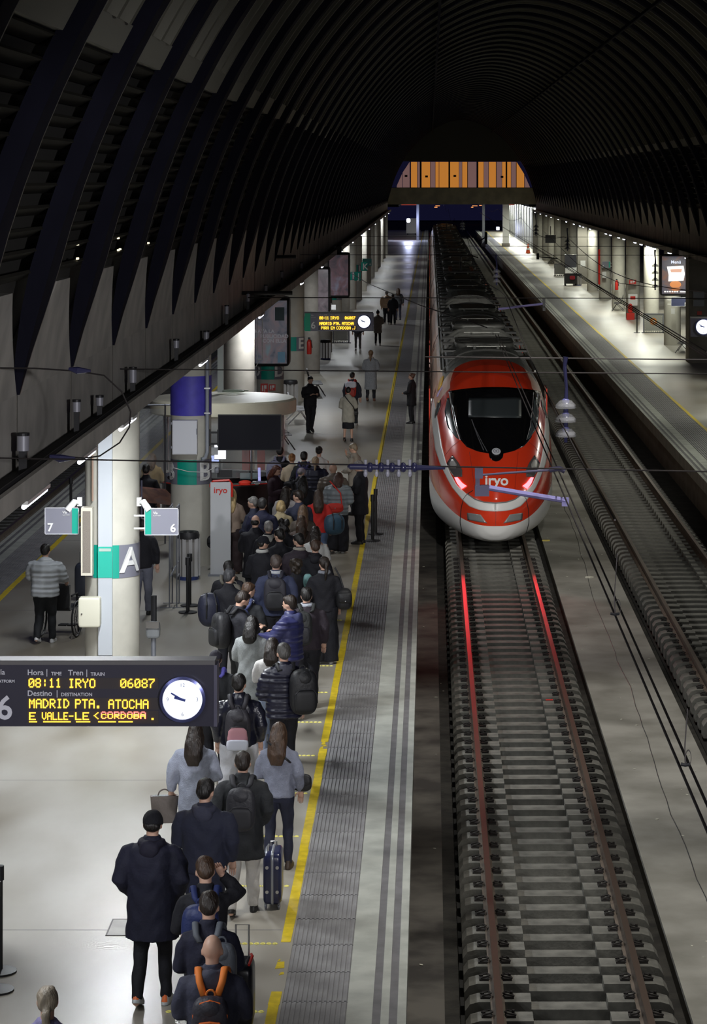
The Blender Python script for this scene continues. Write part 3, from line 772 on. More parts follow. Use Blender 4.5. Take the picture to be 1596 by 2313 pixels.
MB().lathe([(.10,0),(.10,.012),(.085,.018)], n=24).build('disc', mat('badge_white', (.5,.52,.56), .3), bd, smooth=40)
MB().torus((0,0,.02), .06, .008, 'z', 20, 5).build('emblem', SGREY, bd)
MB().lathe([(.025,.018),(.025,.024)], n=12).build('emblem', SGREY, bd)
def seam(pts, r, m, name, mirror=True, off=.006):
    G = resample(pts, 26); P, N = nose_hit(G[:, 0], G[:, 1]); Q = P+N*off
    for s in ((1, -1) if mirror else (1,)): MB().tube([(p[0]*s, p[1], p[2]) for p in Q], r, 5).build(name, m, train)
seam([(1068,1108),(1055,1116),(1046.5,1126.7),(1041,1150),(1039,1179),(1044,1205),(1056,1220),(1075,1230)], .009, BLACK, 'coupler_cover_seam')
seam([(1118.6,1138),(1118.6,1150),(1118.6,1187)], .003, mat('seam_dim', (.10,.10,.10), .9), 'coupler_cover_seam', False)
seam([(1060,1021),(1068,1075),(1073,1112)], .004, mat('seam_dark', (.2,.01,.01), .5), 'panel_seam')
seam([(1004,1030),(1019,1010),(1038,995)], .004, mat('seam_dark', (.2,.01,.01), .5), 'panel_seam')
seam([(1092,1018),(1080,990),(1066,950)], .012, mat('wiper_grey', (.10,.10,.11), .4), 'wiper', False, .03)
seam([(1100,1022),(1088,1000),(1070,962)], .010, mat('wiper_grey', (.10,.10,.11), .4), 'wiper', False, .035)
seam([(1014,886),(1019,915),(1028,963),(1039,994)], .007, TWHITE, 'window_trim')
# lettering on the nose: every vertex is laid on the curved shell
def drape(me):
    px = np.array([1121+v.co.x*1 for v in me.vertices]); py = np.array([1086.5-v.co.y*1 for v in me.vertices]); zz = np.array([v.co.z for v in me.vertices])
    P, N = nose_hit(px, py); Q = P+N*(.008+np.clip(zz, 0, 1)*.006)[:, None]
    for v, q in zip(me.vertices, Q): v.co = Vector(q)
text('iryo', 33, mat('lettering_white', (.95,.95,.95), .4), train, (0, 0, 0), rot=(0,0,0), bold=.8, ext=.1, name='train_lettering', post=drape)
# yellow and lilac decals on the side by the cab door
patch('side_decal', [(996,852),(991,868),(988,884)], [(1003,849),(999,866),(992,880)], mat('decal_yellow', (.75,.42,.03), .4), .01, 4, 8)
patch('side_decal', [(996,876),(989,888),(986,897)], [(1000,875),(993,886),(989,896)], mat('decal_lilac', (.55,.42,.8), .4), .01, 4, 8)
# tail lamps shine on the rails
for s in (-1, 1):
    ld = bpy.data.lights.new('tail', 'SPOT'); ld.energy = 55; ld.color = (1, .03, .05); ld.shadow_soft_size = .08; ld.spot_size = .85; ld.spot_blend = .6
    lo = bpy.data.objects.new('tail_light', ld); COL.objects.link(lo); lo.parent = train; lo.location = (s*.80, .05, 1.60); lo.rotation_euler = (math.radians(-80), 0, 0)
# coaches
NF = 40
def body_ring(d, sc=1.0, drop=0.0):
    out = []; w = 1.46*sc
    for i in range(NF):
        a = 2*math.pi*i/NF; ca, sa = math.cos(a), math.sin(a); n = 2.8 if sa > 0 else 6
        h = (4.08-drop-1.6) if sa > 0 else (1.6-.22)
        out.append((w*math.copysign(abs(ca)**(2/n), ca), d, 1.6+h*math.copysign(abs(sa)**(2/n), sa)))
    return out
VENT = MB().rbox((0,0,0), (.38,.5,.07), 5, 12, 6).mesh('vent_grille'); VENT.materials.append(mat('vent_dark', (.06,.06,.056), .6))
HATCH = MB().box(-.17,.17,0,.6,0,.05).mesh('roof_hatch'); HATCH.materials.append(mat('hatch_dark', (.05,.05,.048), .5))
def coach(y0, L, first=False, pant=False, seed=0):
    r = random.Random(seed); c = empty('coach', (0, y0, 0), 0, train)
    A = body_ring(0); B = body_ring(L)
    grp = {'roof': ([], TROOF), 'side': ([], TSIDE_LIT), 'underframe': ([], TWHITE)}
    for i in range(NF):
        p = [A[i], A[(i+1)%NF], B[(i+1)%NF], B[i]]; zc = sum(q[2] for q in p)/4; xc = abs(sum(q[0] for q in p)/4)
        k = 'roof' if zc > 3.55 else ('underframe' if zc < 1.0 else 'side'); grp[k][0].append(p)
    for k, (qs, m) in grp.items():
        mb = MB()
        for q in qs: mb.add(q, [(0, 3, 2, 1)])
        mb.build(k, m, c, smooth='all')
    [MB().add(body_ring(d_), [tuple(range(NF))]).build('end_wall', BLACK, c) for d_ in (0.0, L)]
    # raised edge beads, roof boxes, hatches and cross seams
    b = MB()
    for s in (-1, 1):
        b.tube([(s*1.17, .1, 3.66), (s*1.17, L-.1, 3.66)], .035, 6)
    b.build('gutter_rail', mat('gutter_metal', (.22,.22,.20), .35, .5), c)
    b = MB()
    for y in np.arange(1.4, L-1, 5.8):
        b.tube([(x, y, 1.6+2.48*(1-(abs(x)/1.46)**2.8)**(1/2.8)+.012) for x in np.linspace(-1.12, 1.12, 13)], .022, 5)
    b.build('roof_seam', mat('roof_seam', (.09,.09,.085), .6), c)
    for j in range(2):
        y = 5.2+j*(L-10)+r.uniform(-.5, .5); w = .95; l = 2.6+r.random()
        MB().rbox((0, y, 4.04), (w*1.7, l, .16), 6, 16, 8).build('air_conditioning_box', TROOF, c, smooth=40)
        for x in (-.52, .52):
            for dy in (-.65, .35): link('vent_grille', VENT, c, (x, y+dy, 4.10))
    for s in (-1, 1):
        for y in np.arange(1.2, L-1, 2.7): link('roof_hatch', HATCH, c, (s*.93, y+r.random()*.3, 3.87))
    h = MB()
    for y in (2.4, L*.45, L-3):
        for x in (-.3, .3): h.tube([(x, y, 4.02), (x, y, 4.13)], .04, 6)
        h.box(-.5, .5, y-.02, y+.02, 4.12, 4.14)
    h.build('cable_bracket', mat('gutter_metal', (.22,.22,.20), .35, .5), c)
    for y in np.arange(1.8, L-2.2, 2.1):
        for s in (-1, 1):
            MB().box(s*1.462-.012, s*1.462+.012, y, y+1.45, 2.05, 2.85).build('window', TBLK, c)
    for y in (.45, L-1.35):
        MB().box(-1.48, -1.45, y, y+.95, 1.2, 3.2).build('door', TRED, c)
        MB().box(1.45, 1.48, y, y+.95, 1.2, 3.2).build('door', TRED, c)
    bg = MB()
    for y in (3.0, L-3.6):
        for dy in (-1.2, 1.2):
            for s in (-1, 1): bg.lathe([(.44,-.06),(.46,.06)], n=14); 
    u = MB()
    for y in (3.0, L-3.6):
        u.box(-1.1, 1.1, y-1.7, y+1.7, .18, .5)
        for dy in (-1.25, 1.25):
            for s in (-1, 1): u.torus((s*.75, y+dy, .45), .36, .09, 'x', 14, 6)
    u.build('bogie', BLACK, c)
    if pant:
        p = MB(); y = L*.5
        p.box(-.8,.8,y-.9,y+.9,4.1,4.2); p.tube([(0,y-.7,4.2),(0,y+.9,4.55)],.05,6); p.tube([(0,y+.9,4.55),(0,y-.6,4.85)],.03,6)
        for yy in (y-.8, y-.45): p.tube([(-.8,yy,4.8),(-.5,yy,4.9),(.5,yy,4.9),(.8,yy,4.8)],.03,6)
        p.build('pantograph', mat('pant_metal', (.12,.11,.11), .5, .4), c)
        p = MB(); [p.lathe([(.05,0),(.1,.03),(.05,.06),(.1,.09),(.05,.12)], (x, y+dy, 4.2), 10) for x in (-.5,.5) for dy in (-1.4,1.5)]
        p.build('insulator', mat('ins_brown', (.3,.12,.08), .3), c)
    return c
y = 6.5; lens_ = [18.5]+[24.3]*7
for i, L in enumerate(lens_):
    coach(y, L, i == 0, i in (2, 6), i)
    if i < len(lens_)-1:
        g = MB(); g.add(body_ring(y+L, .9, .25), []); g.add(body_ring(y+L+.55, .9, .25), []); n = NF
        g.f = [(k, (k+1)%n, n+(k+1)%n, n+k) for k in range(n)]; g.m = [0]*n; g.build('gangway', BLACK, train)
    y += L+.55

# ================================================================ SIGNS
FONT57 = {'0':('01110','10001','10011','10101','11001','10001','01110'),'1':('00100','01100','00100','00100','00100','00100','01110'),'8':('01110','10001','10001','01110','10001','10001','01110'),
':':('00000','00100','00100','00000','00100','00100','00000'),'I':('01110','00100','00100','00100','00100','00100','01110'),'R':('11110','10001','10001','11110','10100','10010','10001'),'Y':('10001','10001','01010','00100','00100','00100','00100'),
'O':('01110','10001','10001','10001','10001','10001','01110'),'6':('00110','01000','10000','11110','10001','10001','01110'),'7':('11111','00001','00010','00100','01000','01000','01000'),'M':('10001','11011','10101','10101','10001','10001','10001'),
'A':('01110','10001','10001','11111','10001','10001','10001'),'D':('11100','10010','10001','10001','10001','10010','11100'),'P':('11110','10001','10001','11110','10000','10000','10000'),'T':('11111','00100','00100','00100','00100','00100','00100'),
'.':('00000','00000','00000','00000','00000','01100','01100'),'C':('01110','10001','10000','10000','10000','10001','01110'),'H':('10001','10001','10001','11111','10001','10001','10001'),'E':('11111','10000','10000','11110','10000','10000','11111'),
'N':('10001','11001','10101','10011','10001','10001','10001'),'B':('11110','10001','10001','11110','10001','10001','11110'),'J':('00111','00010','00010','00010','00010','10010','01100'),'V':('10001','10001','10001','10001','10001','01010','00100'),'L':('10000','10000','10000','10000','10000','10000','11111'),
'S':('01111','10000','10000','01110','00001','00001','11110'),'<':('00010','00100','01000','10000','01000','00100','00010'),'-':('00000','00000','00000','11111','00000','00000','00000'),'U':('10001','10001','10001','10001','10001','10001','01110'),'_':('00000','00000','00000','00000','00000','00000','11111'),' ':('00000',)*7}
LED = glow('led_amber', (1.0,.52,.03), 3.2); LEDR = glow('led_red', (1.0,.12,.1), 4.0)
def led(s, x0, x1, zc, h, parent, m=LED, y=-.012, shear=0):
    mb = MB(); n = len(s); cw = (x1-x0)/n; dx = cw/6; dz = h/7
    for i, ch in enumerate(s):
        for r_, row in enumerate(FONT57.get(ch, FONT57[' '])):
            for c_, b in enumerate(row):
                if b == '1':
                    x = x0+i*cw+c_*dx; z = zc+h/2-r_*dz
                    mb.box(x, x+dx*1.02, y-.004, y, z-dz*.96, z)
    o = mb.build('led_text', m, parent); o['kind'] = 'stuff'; return o
ESIGN = mat('sign_dark', (.032,.03,.05), .35); EFRAME = mat('sign_frame', (.11,.105,.11), .5)
SLET = mat('sign_lettering', (.62,.62,.70), .5)
FACE = glow('clock_face', (.85,.9,1.0), 1.5)
def clock(x, z, r, parent, y=-.03, h1=285, h2=300):
    c = empty('clock', (x, y, z), 0, parent)
    mb = MB(); mb.lathe([(r*1.15,0),(r*1.15,.05),(r*1.0,.06),(r*1.0,.03)], n=40); o = mb.build('clock_case', mat('clock_rim', (.10,.11,.28), .25, .6), c, smooth=40); o.rotation_euler = (math.pi/2, 0, 0)
    mb = MB(); mb.lathe([(r*.99,.0),(r*.99,.045)], n=40); o = mb.build('clock_face', FACE, c); o.rotation_euler = (math.pi/2, 0, 0)
    for a, L, w in ((h1, .42, .07), (h2, .66, .045)):
        a = math.radians(a); d = Vector((math.sin(a), 0, math.cos(a)))
        MB().tube([d*(-.15*r)+Vector((0,-.052,0)), d*L*r+Vector((0,-.052,0))], r*w, 5).build('hand', mat('clock_blue', (.03,.05,.28), .5), c)
    for s, x_, z_ in (('12',0,.72),('3',.74,0),('6',0,-.74),('9',-.74,0)): text(s, r*.26, mat('clock_num', (.3,.33,.5), .5), c, (x_*r, -.048, z_*r), name='numeral', ext=.001)
    return c
def display(x0, y, z0, label, green_left=True, rev=False, num='6', col_side=-1, sc=1.0, dark=True, grey=None):
    t = thing('departure_display', label, 'sign', (x0, y, z0)); Wd, H = 2.40*sc, .68*sc
    MB().rbox((Wd/2, .11, H/2), (Wd, .2, H), 30, 8, 8) if False else None
    body = ESIGN if grey is None else grey
    MB().box(0, Wd, 0, .22, 0, H-.045).build('body', body, t)
    MB().box(-.01, Wd+.012, -.01, .23, H-.045, H).build('top_cap', EFRAME, t)
    MB().box(Wd, Wd+.035, -.012, .225, .0, H-.045).build('end_cap', mat('end_blue', (.09,.085,.13), .4), t)
    if col_side: 
        b = MB(); b.box(-.35, 0, .08, .14, .12, .17); b.box(-.35, 0, .08, .14, .48, .53); b.build('bracket', GREY, t)
    return t
# near display
t = display(-4.62, 26.1, 2.185, 'large hanging departure display reading 08:11 and Madrid, cut off by the photo edge')
sN = F/26.1
def sx(px): return (px-VX)/sN+4.62
def sz_(py): return CH-(py-VY)/sN-2.185
led('08:11', sx(65)-.0, sx(141), sz_(1542), .095, t); led('IRYO', sx(155), sx(218), sz_(1543), .095, t); led('06087', sx(272), sx(352), sz_(1543), .095, t)
led('MADRID', sx(66), sx(159), sz_(1588.5), .095, t); led('PTA.', sx(170), sx(232), sz_(1589), .095, t); led('ATOCHA', sx(245), sx(338), sz_(1590), .095, t)
led('E', sx(66), sx(84), sz_(1617), .08, t); led('VALLE-', sx(95), sx(168), sz_(1617), .08, t); led('LE', sx(170), sx(204), sz_(1617), .08, t); led('<', sx(212), sx(228), sz_(1616), .07, t)
led('CORDOBA', sx(228), sx(332), sz_(1615), .075, t, LEDR); led('CORDOBA', sx(229), sx(331), sz_(1617), .045, t, LED, -.02); led('.', sx(340), sx(354), sz_(1618), .07, t)
for a, b in ((66,84),(98,160),(172,204),(222,262),(268,300)): MB().box(sx(a), sx(b), -.016, -.012, sz_(1631), sz_(1628.5)).build('led_text', LED, t)
TB_ = mat('led_panel', (.05,.042,.045), .3)
for a, b, c in ((60,1531,1556),(60,1576,1603),(60,1605,1634)): MB().box(sx(62), sx(358), -.006, 0, sz_(c), sz_(b)).build('led_panel', TB_, t)
def tx(s, px, py, size, m=SLET, bold=.001): text(s, size, m, t, (sx(px), -.012, sz_(py)), name='lettering', bold=bold, align='LEFT', ext=.002)
tx('Vía', -9, 1518, .075); tx('PLATFORM', -12, 1538.5, .042); tx('Hora', 62, 1519, .08); tx('|', 104, 1518, .08); tx('TIME', 116, 1521.5, .05); tx('Tren', 154, 1519.5, .08); tx('|', 194, 1519, .08); tx('TRAIN', 205, 1522.5, .05)
tx('Destino', 62, 1566, .08); tx('|', 127, 1565.5, .08); tx('DESTINATION', 138, 1568.5, .05); tx('6', -8, 1601, .34, SLET, .006)
clock(sx(413.5), sz_(1577), .205, t)
# far display
t = display(-4.44+.02, 89.8, 2.47, 'grey hanging departure display with a green left end, far along the platform', grey=SGREY)
MB().box(0, .2, -.006, 0, 0, .635).build('green_end', mat('bright_green', (0,.40,.22), .5), t)
for s, a, b, z in (('08:11', .52, .86, .47), ('IRYO', .9, 1.22, .47), ('06087', 1.42, 1.80, .47), ('MADRID', .52, .97, .27), ('PTA.', 1.02, 1.28, .27), ('ATOCHA', 1.32, 1.74, .27), ('PARA', .58, .86, .115), ('EN', .92, 1.08, .115), ('CORDOBA', 1.12, 1.64, .115), ('.J', 1.68, 1.8, .115)): led(s, a, b, z, .105, t)
MB().box(.48, 1.84, -.006, 0, .05, .18).build('led_panel', TB_, t)
for s, x, z, sz in (('Vía', .22, .56, .07), ('PLATFORM', .22, .49, .035), ('Hora | TIME', .52, .575, .055), ('Tren | TRAIN', .92, .575, .055), ('Destino | DESTINATION', .52, .37, .05)): text(s, sz, WHITE, t, (x, -.01, z), align='LEFT', ext=.002)
text('6', .34, WHITE, t, (.3, -.01, .2), bold=.006, ext=.002)
clock(2.1, .34, .22, t)
# right-hand display, only its clock end is in view
t = display(8.9, 86.6, 2.47, 'dark display with a round lit clock at the right edge of the photo', col_side=0)
clock(.43, .34, .25, t); b = MB(); b.box(1.9,2.3,.08,.14,.12,.17); b.build('bracket', GREY, t)
# hanging platform number signs on the A column and further ones
def vsign(x0, y, z, w, h, num, green_right, label, cat='sign', m=SGREY, subs=True, group=None, gm=None):
    t = thing('platform_sign', label, cat, (x0, y, z), 0, group)
    MB().box(0, w, 0, .03, 0, h).build('panel', m, t)
    f = MB()
    for a in ((0,w,0,.01),(0,w,h-.01,h),(0,.01,0,h),(w-.01,w,0,h)): f.box(a[0],a[1],-.008,.036,a[2],a[3])
    f.build('frame', mat('sign_edge', (.6,.6,.64), .5), t)
    gx = (w*.8, w-.012) if green_right else (.012, w*.2)
    MB().box(gx[0], gx[1], -.005, 0, .012, h-.012)  .build('green_end', gm or GREEN, t)
    text(num, h*.42, WHITE, t, ((w*.16 if green_right else w*.84), -.01, h*.25), bold=.004, ext=.002)
    if subs:
        text('Vía', h*.13, WHITE, t, (w*.52 if green_right else w*.26, -.01, h*.82), align='LEFT', bold=.001, ext=.002); text('PLATFORM', h*.055, WHITE, t, (w*.52 if green_right else w*.26, -.01, h*.72), align='LEFT', ext=.002)
    b = MB(); s = 1 if green_right else -1; xx = w if green_right else 0
    for zz in (.25, .72): b.box(min(xx, xx+s*.16), max(xx, xx+s*.16), .005, .025, h*zz-.012, h*zz+.012)
    b.build('bracket', WHITE, t)
    return t
sA = F/38.3
vsign((326-VX)/sA, 38.3, CH-(1209-VY)/sA, .515, .41, '6', False, 'grey and green sign with a white 6 on the right of the lettered A column')
vsign((101-VX)/sA, 38.3, CH-(1207-VY)/sA, .515, .405, '7', True, 'grey and green sign with a white 7 on the left of the lettered A column')
# small far signs
p = pt(818, 601, 168); vsign(p.x, p.y, p.z, .62, .5, '6', False, 'small far green sign with a white 6 near the K column', m=mat('sea_green', (.05,.3,.27), .5), subs=False)
for px, py, s, lb in ((806, 634, 'J', 'small green flag sign with a white J'), (821, 612, 'K', 'small green flag sign with a white K')):
    p = pt(px-6, py, 150); q = thing('letter_sign', lb, 'sign', p); MB().box(0,.38,0,.04,0,.52).build('panel', GREEN, q); text(s, .5, WHITE, q, (.25,-.01,.24), bold=.01, ext=.002)
p = pt(1359, 605, 166); vsign(p.x, p.y, p.z, .55, .42, '5', True, 'small grey and green sign with a 5 on the right-hand columns', subs=False)
p = pt(1515, 692, 112); vsign(p.x, p.y, p.z, .75, .4, '5', False, 'dark sign with a dim 5 beneath the lit poster case', m=mat('dim_blue', (.03,.035,.08), .5), subs=False, gm=mat('dim_blue', (.03,.035,.08), .5))

# ================================================================ POSTER CASES
def poster_case(x, y, z, w, h, dep, label, img, extras=None):
    t = thing('poster_case', label, 'poster case', (x, y, z))
    MB().rbox((0, dep/2, 0), (w+.16, dep, h+.2), 14, 16, 12).build('case', mat('case_black', (.012,.012,.014), .4), t, smooth=40)
    MB().box(-w/2, w/2, -.012, .02, -h/2, h/2).build('poster', img, t)
    b = MB(); b.box(-.12, .12, dep*.3, dep*.6, h/2, h/2+.35); b.build('hanger', BLACK, t)
    if extras: extras(t, w, h)
    return t
def poster_mat(key, base, spots, es):
    m = bpy.data.materials.new(key); m.use_nodes = True; nt = m.node_tree; b = nt.nodes['Principled BSDF']; b.inputs['Roughness'].default_value = .25
    tc = _n(nt, 'ShaderNodeTexCoord'); no = _n(nt, 'ShaderNodeTexNoise'); no.inputs['Scale'].default_value = 1.7; no.inputs['Detail'].default_value = 3; no.inputs['Distortion'].default_value = 1.0
    nt.links.new(tc.outputs['Object'], no.inputs['Vector']); cr = _n(nt, 'ShaderNodeValToRGB'); e = cr.color_ramp.elements
    e[0].position = .3; e[0].color = (*base, 1); e[1].position = .72; e[1].color = (*spots[-1], 1)
    for i, c in enumerate(spots[:-1]): q = e.new(.3+.42*(i+1)/len(spots)); q.color = (*c, 1)
    nt.links.new(no.outputs['Fac'], cr.inputs[0]); nt.links.new(cr.outputs[0], b.inputs['Base Color']); nt.links.new(cr.outputs[0], b.inputs['Emission Color']); b.inputs['Emission Strength'].default_value = es
    return m
PM1 = poster_mat('poster_people', (.03,.035,.05), [(.09,.09,.11),(.13,.10,.11),(.10,.14,.16)], .55)
def ex1(t, w, h):
    for s, x, z in (('VAYA LA', -.2, .02), ('PUBLICIDAD', .1, -.13), ('CON ELLA', .1, -.27)): text(s, .15, mat('poster_white', (.5,.5,.55), .5, emit=(.5,.5,.55), es=.15), t, (x, -.02, z), bold=.003, ext=.001, name='poster_lettering')
    MB().box(.12, .4, -.02, -.012, .35, .75).build('poster_picture', mat('poster_teal', (.05,.11,.13), .4), t); MB().box(.2, .42, -.02, -.012, -.92, -.6).build('poster_picture', mat('poster_cyan', (.10,.22,.30), .4, emit=(.1,.2,.3), es=.2), t)
poster_case((612-VX)/74.8, 76.6, 7.8-(750-VY)/74.8, .95, 1.9, .85, 'largest hanging black poster case, on the column with green band, lettering in its middle', PM1, ex1)
poster_case(-4.58, 102.5, 3.36, .95, 1.7, .8, 'middle one of three hanging black poster cases, behind the display with the green end', poster_mat('poster_mid', (.05,.045,.05), [(.1,.08,.09),(.13,.12,.13)], .5))
poster_case(-4.12, 115, 3.52, .85, 1.85, .7, 'farthest and smallest hanging black poster case, beside the lit pair of columns', poster_mat('poster_far', (.04,.04,.05), [(.1,.06,.07),(.12,.12,.16)], .5))
def ex2(t, w, h):
    G = glow('poster_glow', (1,.93,.8), 2.0)
    MB().prism([(-.38,.38),(.36,.42),(.42,.05),(.36,-.25),(-.32,-.28),(-.3,.0)], -.02, -.012).build('poster_banner', G, t)
    MB().prism([(-.24,.26),(.3,.28),(.26,.12),(-.2,.12)], -.026, -.02).build('poster_banner', glow('poster_pink', (.9,.5,.35), .9), t)
    MB().ball((0,-.02,-.42), (.26,.012,.16), 16, 8).build('poster_picture', glow('poster_orange', (.8,.28,.07), .9), t)
    MB().ball((.02,-.02,-.62), (.2,.01,.1), 16, 8).build('poster_picture', glow('poster_orange2', (.6,.2,.06), .7), t)
    text('Menú', .2, glow('poster_text', (.8,.85,1), 1.0), t, (.02,-.025,.58), bold=.004, ext=.001, name='poster_lettering')
    b = MB(); [b.box(-.5+.11*i, -.43+.11*i, -.02, -.012, -.77, -.72) for i in range(6)]; b.box(.2,.55,-.02,-.012,-.77,-.74); b.build('poster_mark', G, t)
poster_case((1524-VX)/50.2, 114, 7.8-(621-VY)/50.2, 1.2, 1.68, .5, 'brightly lit poster case with a white banner and orange picture on the right platform', poster_mat('poster_night', (.05,.05,.07), [(.07,.06,.07),(.16,.07,.04)], 1.0), ex2)
# light frame bracket beside the first case
t = thing('tube_frame', 'thin white tubular frame in front of the largest hanging poster case', 'frame', pt(582, 812, 75.6))
b = MB(); s = 1/75.8
for a in (((-.02,0,.0),(-.02,0,1.18)),((.13,0,.0),(.13,0,1.2)),((-.02,0,.0),(.13,0,0)),((-.02,0,1.18),(.13,0,1.2)),((.06,0,0),(-.06,0,-.22))): b.tube(a, .014, 6)
b.build('rail', WHITE, t)

# ================================================================ FITTINGS ON THE COLUMNS
# A column: pale duct, grille, cabinet, pipes
t = thing('cable_duct', 'pale grey duct running up the front of the lettered A column', 'duct', (-4.90, 38.36, 0))
for a, b in ((0, .62), (.63, 4.4)): MB().box(-.105, .105, -.04, .03, a, b).build('duct_cover', mat('duct_grey', (.50,.53,.57), .45), t)
MB().box(-.107, .107, -.046, -.04, 1.8, 2.27).build('green_patch', mat('bright_teal', (.02,.42,.32), .45), t)
MB().slab([(-.09,-.05),(.09,-.05),(.09,-.046),(-.09,-.046)], 2.2, 2.245).build('torn_tape', mat('tape', (.4,.5,.45), .6), t)
for x, w in ((-5.17, .1),): pass
t = thing('column_speaker', 'tall narrow cream speaker box with grille on the left of the lettered A column', 'speaker', (-5.155, 38.3, 1.86))
MB().box(-.085,.085,-.16,.02,0,1.02).build('box', mat('cream', (.62,.58,.48), .5), t); MB().box(-.058,.058,-.168,-.16,.05,.97).build('grille', mat('grille_brown', (.22,.19,.16), .7, bump=.5, bscale=120), t)
t = thing('wall_cabinet', 'cream metal cabinet with a small lock low on the lettered A column', 'cabinet', (-5.12, 38.33, 1.08))
MB().rbox((0,-.08,.22), (.33,.2,.45), 12, 16, 10).build('box', mat('cream_box', (.66,.64,.52), .45), t, smooth=40); MB().lathe([(.012,0),(.012,.01)], n=10).build('lock', BLACK, t, loc=(-.11,-.19,.2))
t = thing('junction_box', 'small round white socket box near the base of the lettered A column', 'socket', (-4.98, 38.32, .42)); MB().rbox((0,0,0), (.09,.08,.09), 6, 12, 8).build('box', WHITE, t); MB().torus((0,-.045,0), .025, .006, 'y', 12, 5).build('ring', GREY, t)
t = thing('conduit', 'white bent pipe near the base of the lettered A column', 'pipe', (-4.75, 38.3, .45)); MB().tube([(0,0,.02),(.02,0,0),(.28,0,0),(.33,.02,.03),(.34,.1,.05)], .014, 8).build('pipe', WHITE, t); MB().rbox((0,0,.04),(.06,.05,.07)).build('clip', WHITE, t)
for x, s, lb in ((-5.3, -1, 'white dome camera above the 7 sign'), (-4.4, 1, 'white camera above the 6 sign')):
    t = thing('security_camera', lb, 'camera', (x, 38.45, 2.92)); MB().box(-.035,.035,-.03,.03,-.05,.08).build('mount', WHITE, t); MB().tube([(s*.02,-.02,0),(s*.07,-.06,.02),(s*.14,-.12,-.07),(s*.17,-.14,-.11)], [.035,.05,.055,.05], 10).build('body', WHITE, t, smooth=True)
t = thing('conduit', 'thin brown pipe running down the left of the lettered A column', 'pipe', (-5.1, 38.4, 0)); MB().tube([(0,0,2.95),(0,0,4.4)], .015, 6).build('pipe', mat('brown_pipe', (.3,.2,.15), .6), t)
# B column
t = thing('electrical_cabinet', 'white electrical cabinet high on the lettered B column below the blue paint', 'cabinet', (-4.92, 51.17, 2.3))
MB().box(-.245,.245,-.22,0,0,.68).build('box', mat('cab_white', (.74,.75,.80), .4), t); MB().box(-.235,.235,-.235,-.222,.012,.668).build('door', mat('cab_white', (.74,.75,.80), .4), t)
b = MB(); [b.box(-.27,-.24,-.23,-.19,z,z+.05) for z in (.12,.6)]; b.box(.235,.25,-.24,-.2,.4,.52); b.build('hinge', GREY, t)
t = thing('conduit', 'thick grey pipe bending in at the right of the white electrical cabinet', 'pipe', (-4.48, 51.22, 0)); MB().tube([(-.10,-.25,2.20),(-.03,-.22,2.22),(.0,-.12,2.32),(0.0,-.1,2.4),(0,-.08,4.4)], .038, 10).build('pipe', mat('pipe_grey', (.30,.32,.36), .5), t, smooth=True)
b = MB(); [b.box(-.06,.06,-.13,0,z,z+.03) for z in (3.1,3.6)]; b.build('pipe_clip', STEEL, t)
o = struct(MB().lathe([(.418,3.05),(.418,3.85)], (0,0,0), 40, cap=False).build('blue_paint', mat('blue_paint', (.085,.07,.50), .55, var=.12, scale=6), column[1], smooth=40))
t = thing('tv_screen', 'large black switched-off television on an arm right of the lettered B column', 'television', (-3.63, 51.2, 2.72))
MB().box(-.64,.64,-.04,.03,-.36,.36).build('bezel', BLACK, t); MB().box(-.625,.625,-.045,-.04,-.345,.345).build('screen', mat('screen_off', (.006,.006,.012), .45, spec=.15), t)
b = MB(); b.box(-.86,-.6,.05,.09,-.03,.01); b.box(-.86,-.6,.05,.09,-.26,-.22); b.box(-.85,-.8,.03,.11,-.28,.05); b.box(-.66,-.62,.03,.11,-.28,.05); b.build('arm', BLACK, t)
t = thing('security_camera', 'small grey camera on a bracket just right of the letter B', 'camera', (-4.27, 51.0, 1.98)); MB().rbox((0,0,0), (.1,.2,.12), 5, 12, 8).build('body', GREY, t); MB().box(0,.3,.0,.03,-.15,.0).build('bracket', BLACK, t)
t = thing('cable', 'thin pale cable drooping across the green band of the lettered B column', 'cable', (0,0,0)); MB().tube([(-5.15,51.05,2.02),(-4.85,51.0,1.95),(-4.5,51.05,1.93),(-4.3,51.15,2.04)], .007, 5).build('strand', WHITE, t)
# D column notices, extinguishers
def notice(px, py, D, w, h, m, label, name='fire_notice', mark=True):
    t = thing(name, label, 'sign', pt(px, py, D)); MB().box(-w/2,w/2,-.01,0,-h/2,h/2).build('panel', m, t)
    if mark:
        b = MB(); b.box(-w*.3,-w*.12,-.014,-.01,-h*.32,h*.3); b.box(-w*.02,w*.32,-.014,-.01,-h*.05,h*.32); b.box(w*.02,w*.12,-.014,-.01,-h*.35,-h*.1); b.build('pictogram', WHITE, t)
    return t
notice(596.5, 877, 75.8, .22, .28, RED, 'left one of two red fire notices under the green band'); notice(614.5, 875, 75.8, .20, .19, RED, 'right one of two red fire notices under the green band')
notice(532, 880, 64.2, .2, .07, RED, 'small red label low on the bare column behind the round kiosk roof', mark=False)
notice(1392, 621, 155, .3, .25, RED, 'small red fire notice on a right-hand column above the slim extinguisher'); notice(1428, 637, 143, .4, .24, RED, 'red fire notices above the red and white equipment box'); 
notice(1579, 707, 108, .2, .16, RED, 'faint red notice on the dark square pillar at the right edge', mark=False)
notice(1519, 703, 119.8, .18, .26, WHITE, 'white paper notice on the column left of the dark square pillar', 'paper_notice', False)
notice(1316, 595, 179, .35, .4, WHITE, 'white paper notice high on a far right-hand column', 'paper_notice', False); notice(1364, 621, 166, .25, .4, WHITE, 'white paper notice under the small 5 sign', 'paper_notice', False)
notice(753, 694, 102, .18, .2, WHITE, 'small white label under the far black poster cases', 'paper_notice', False)
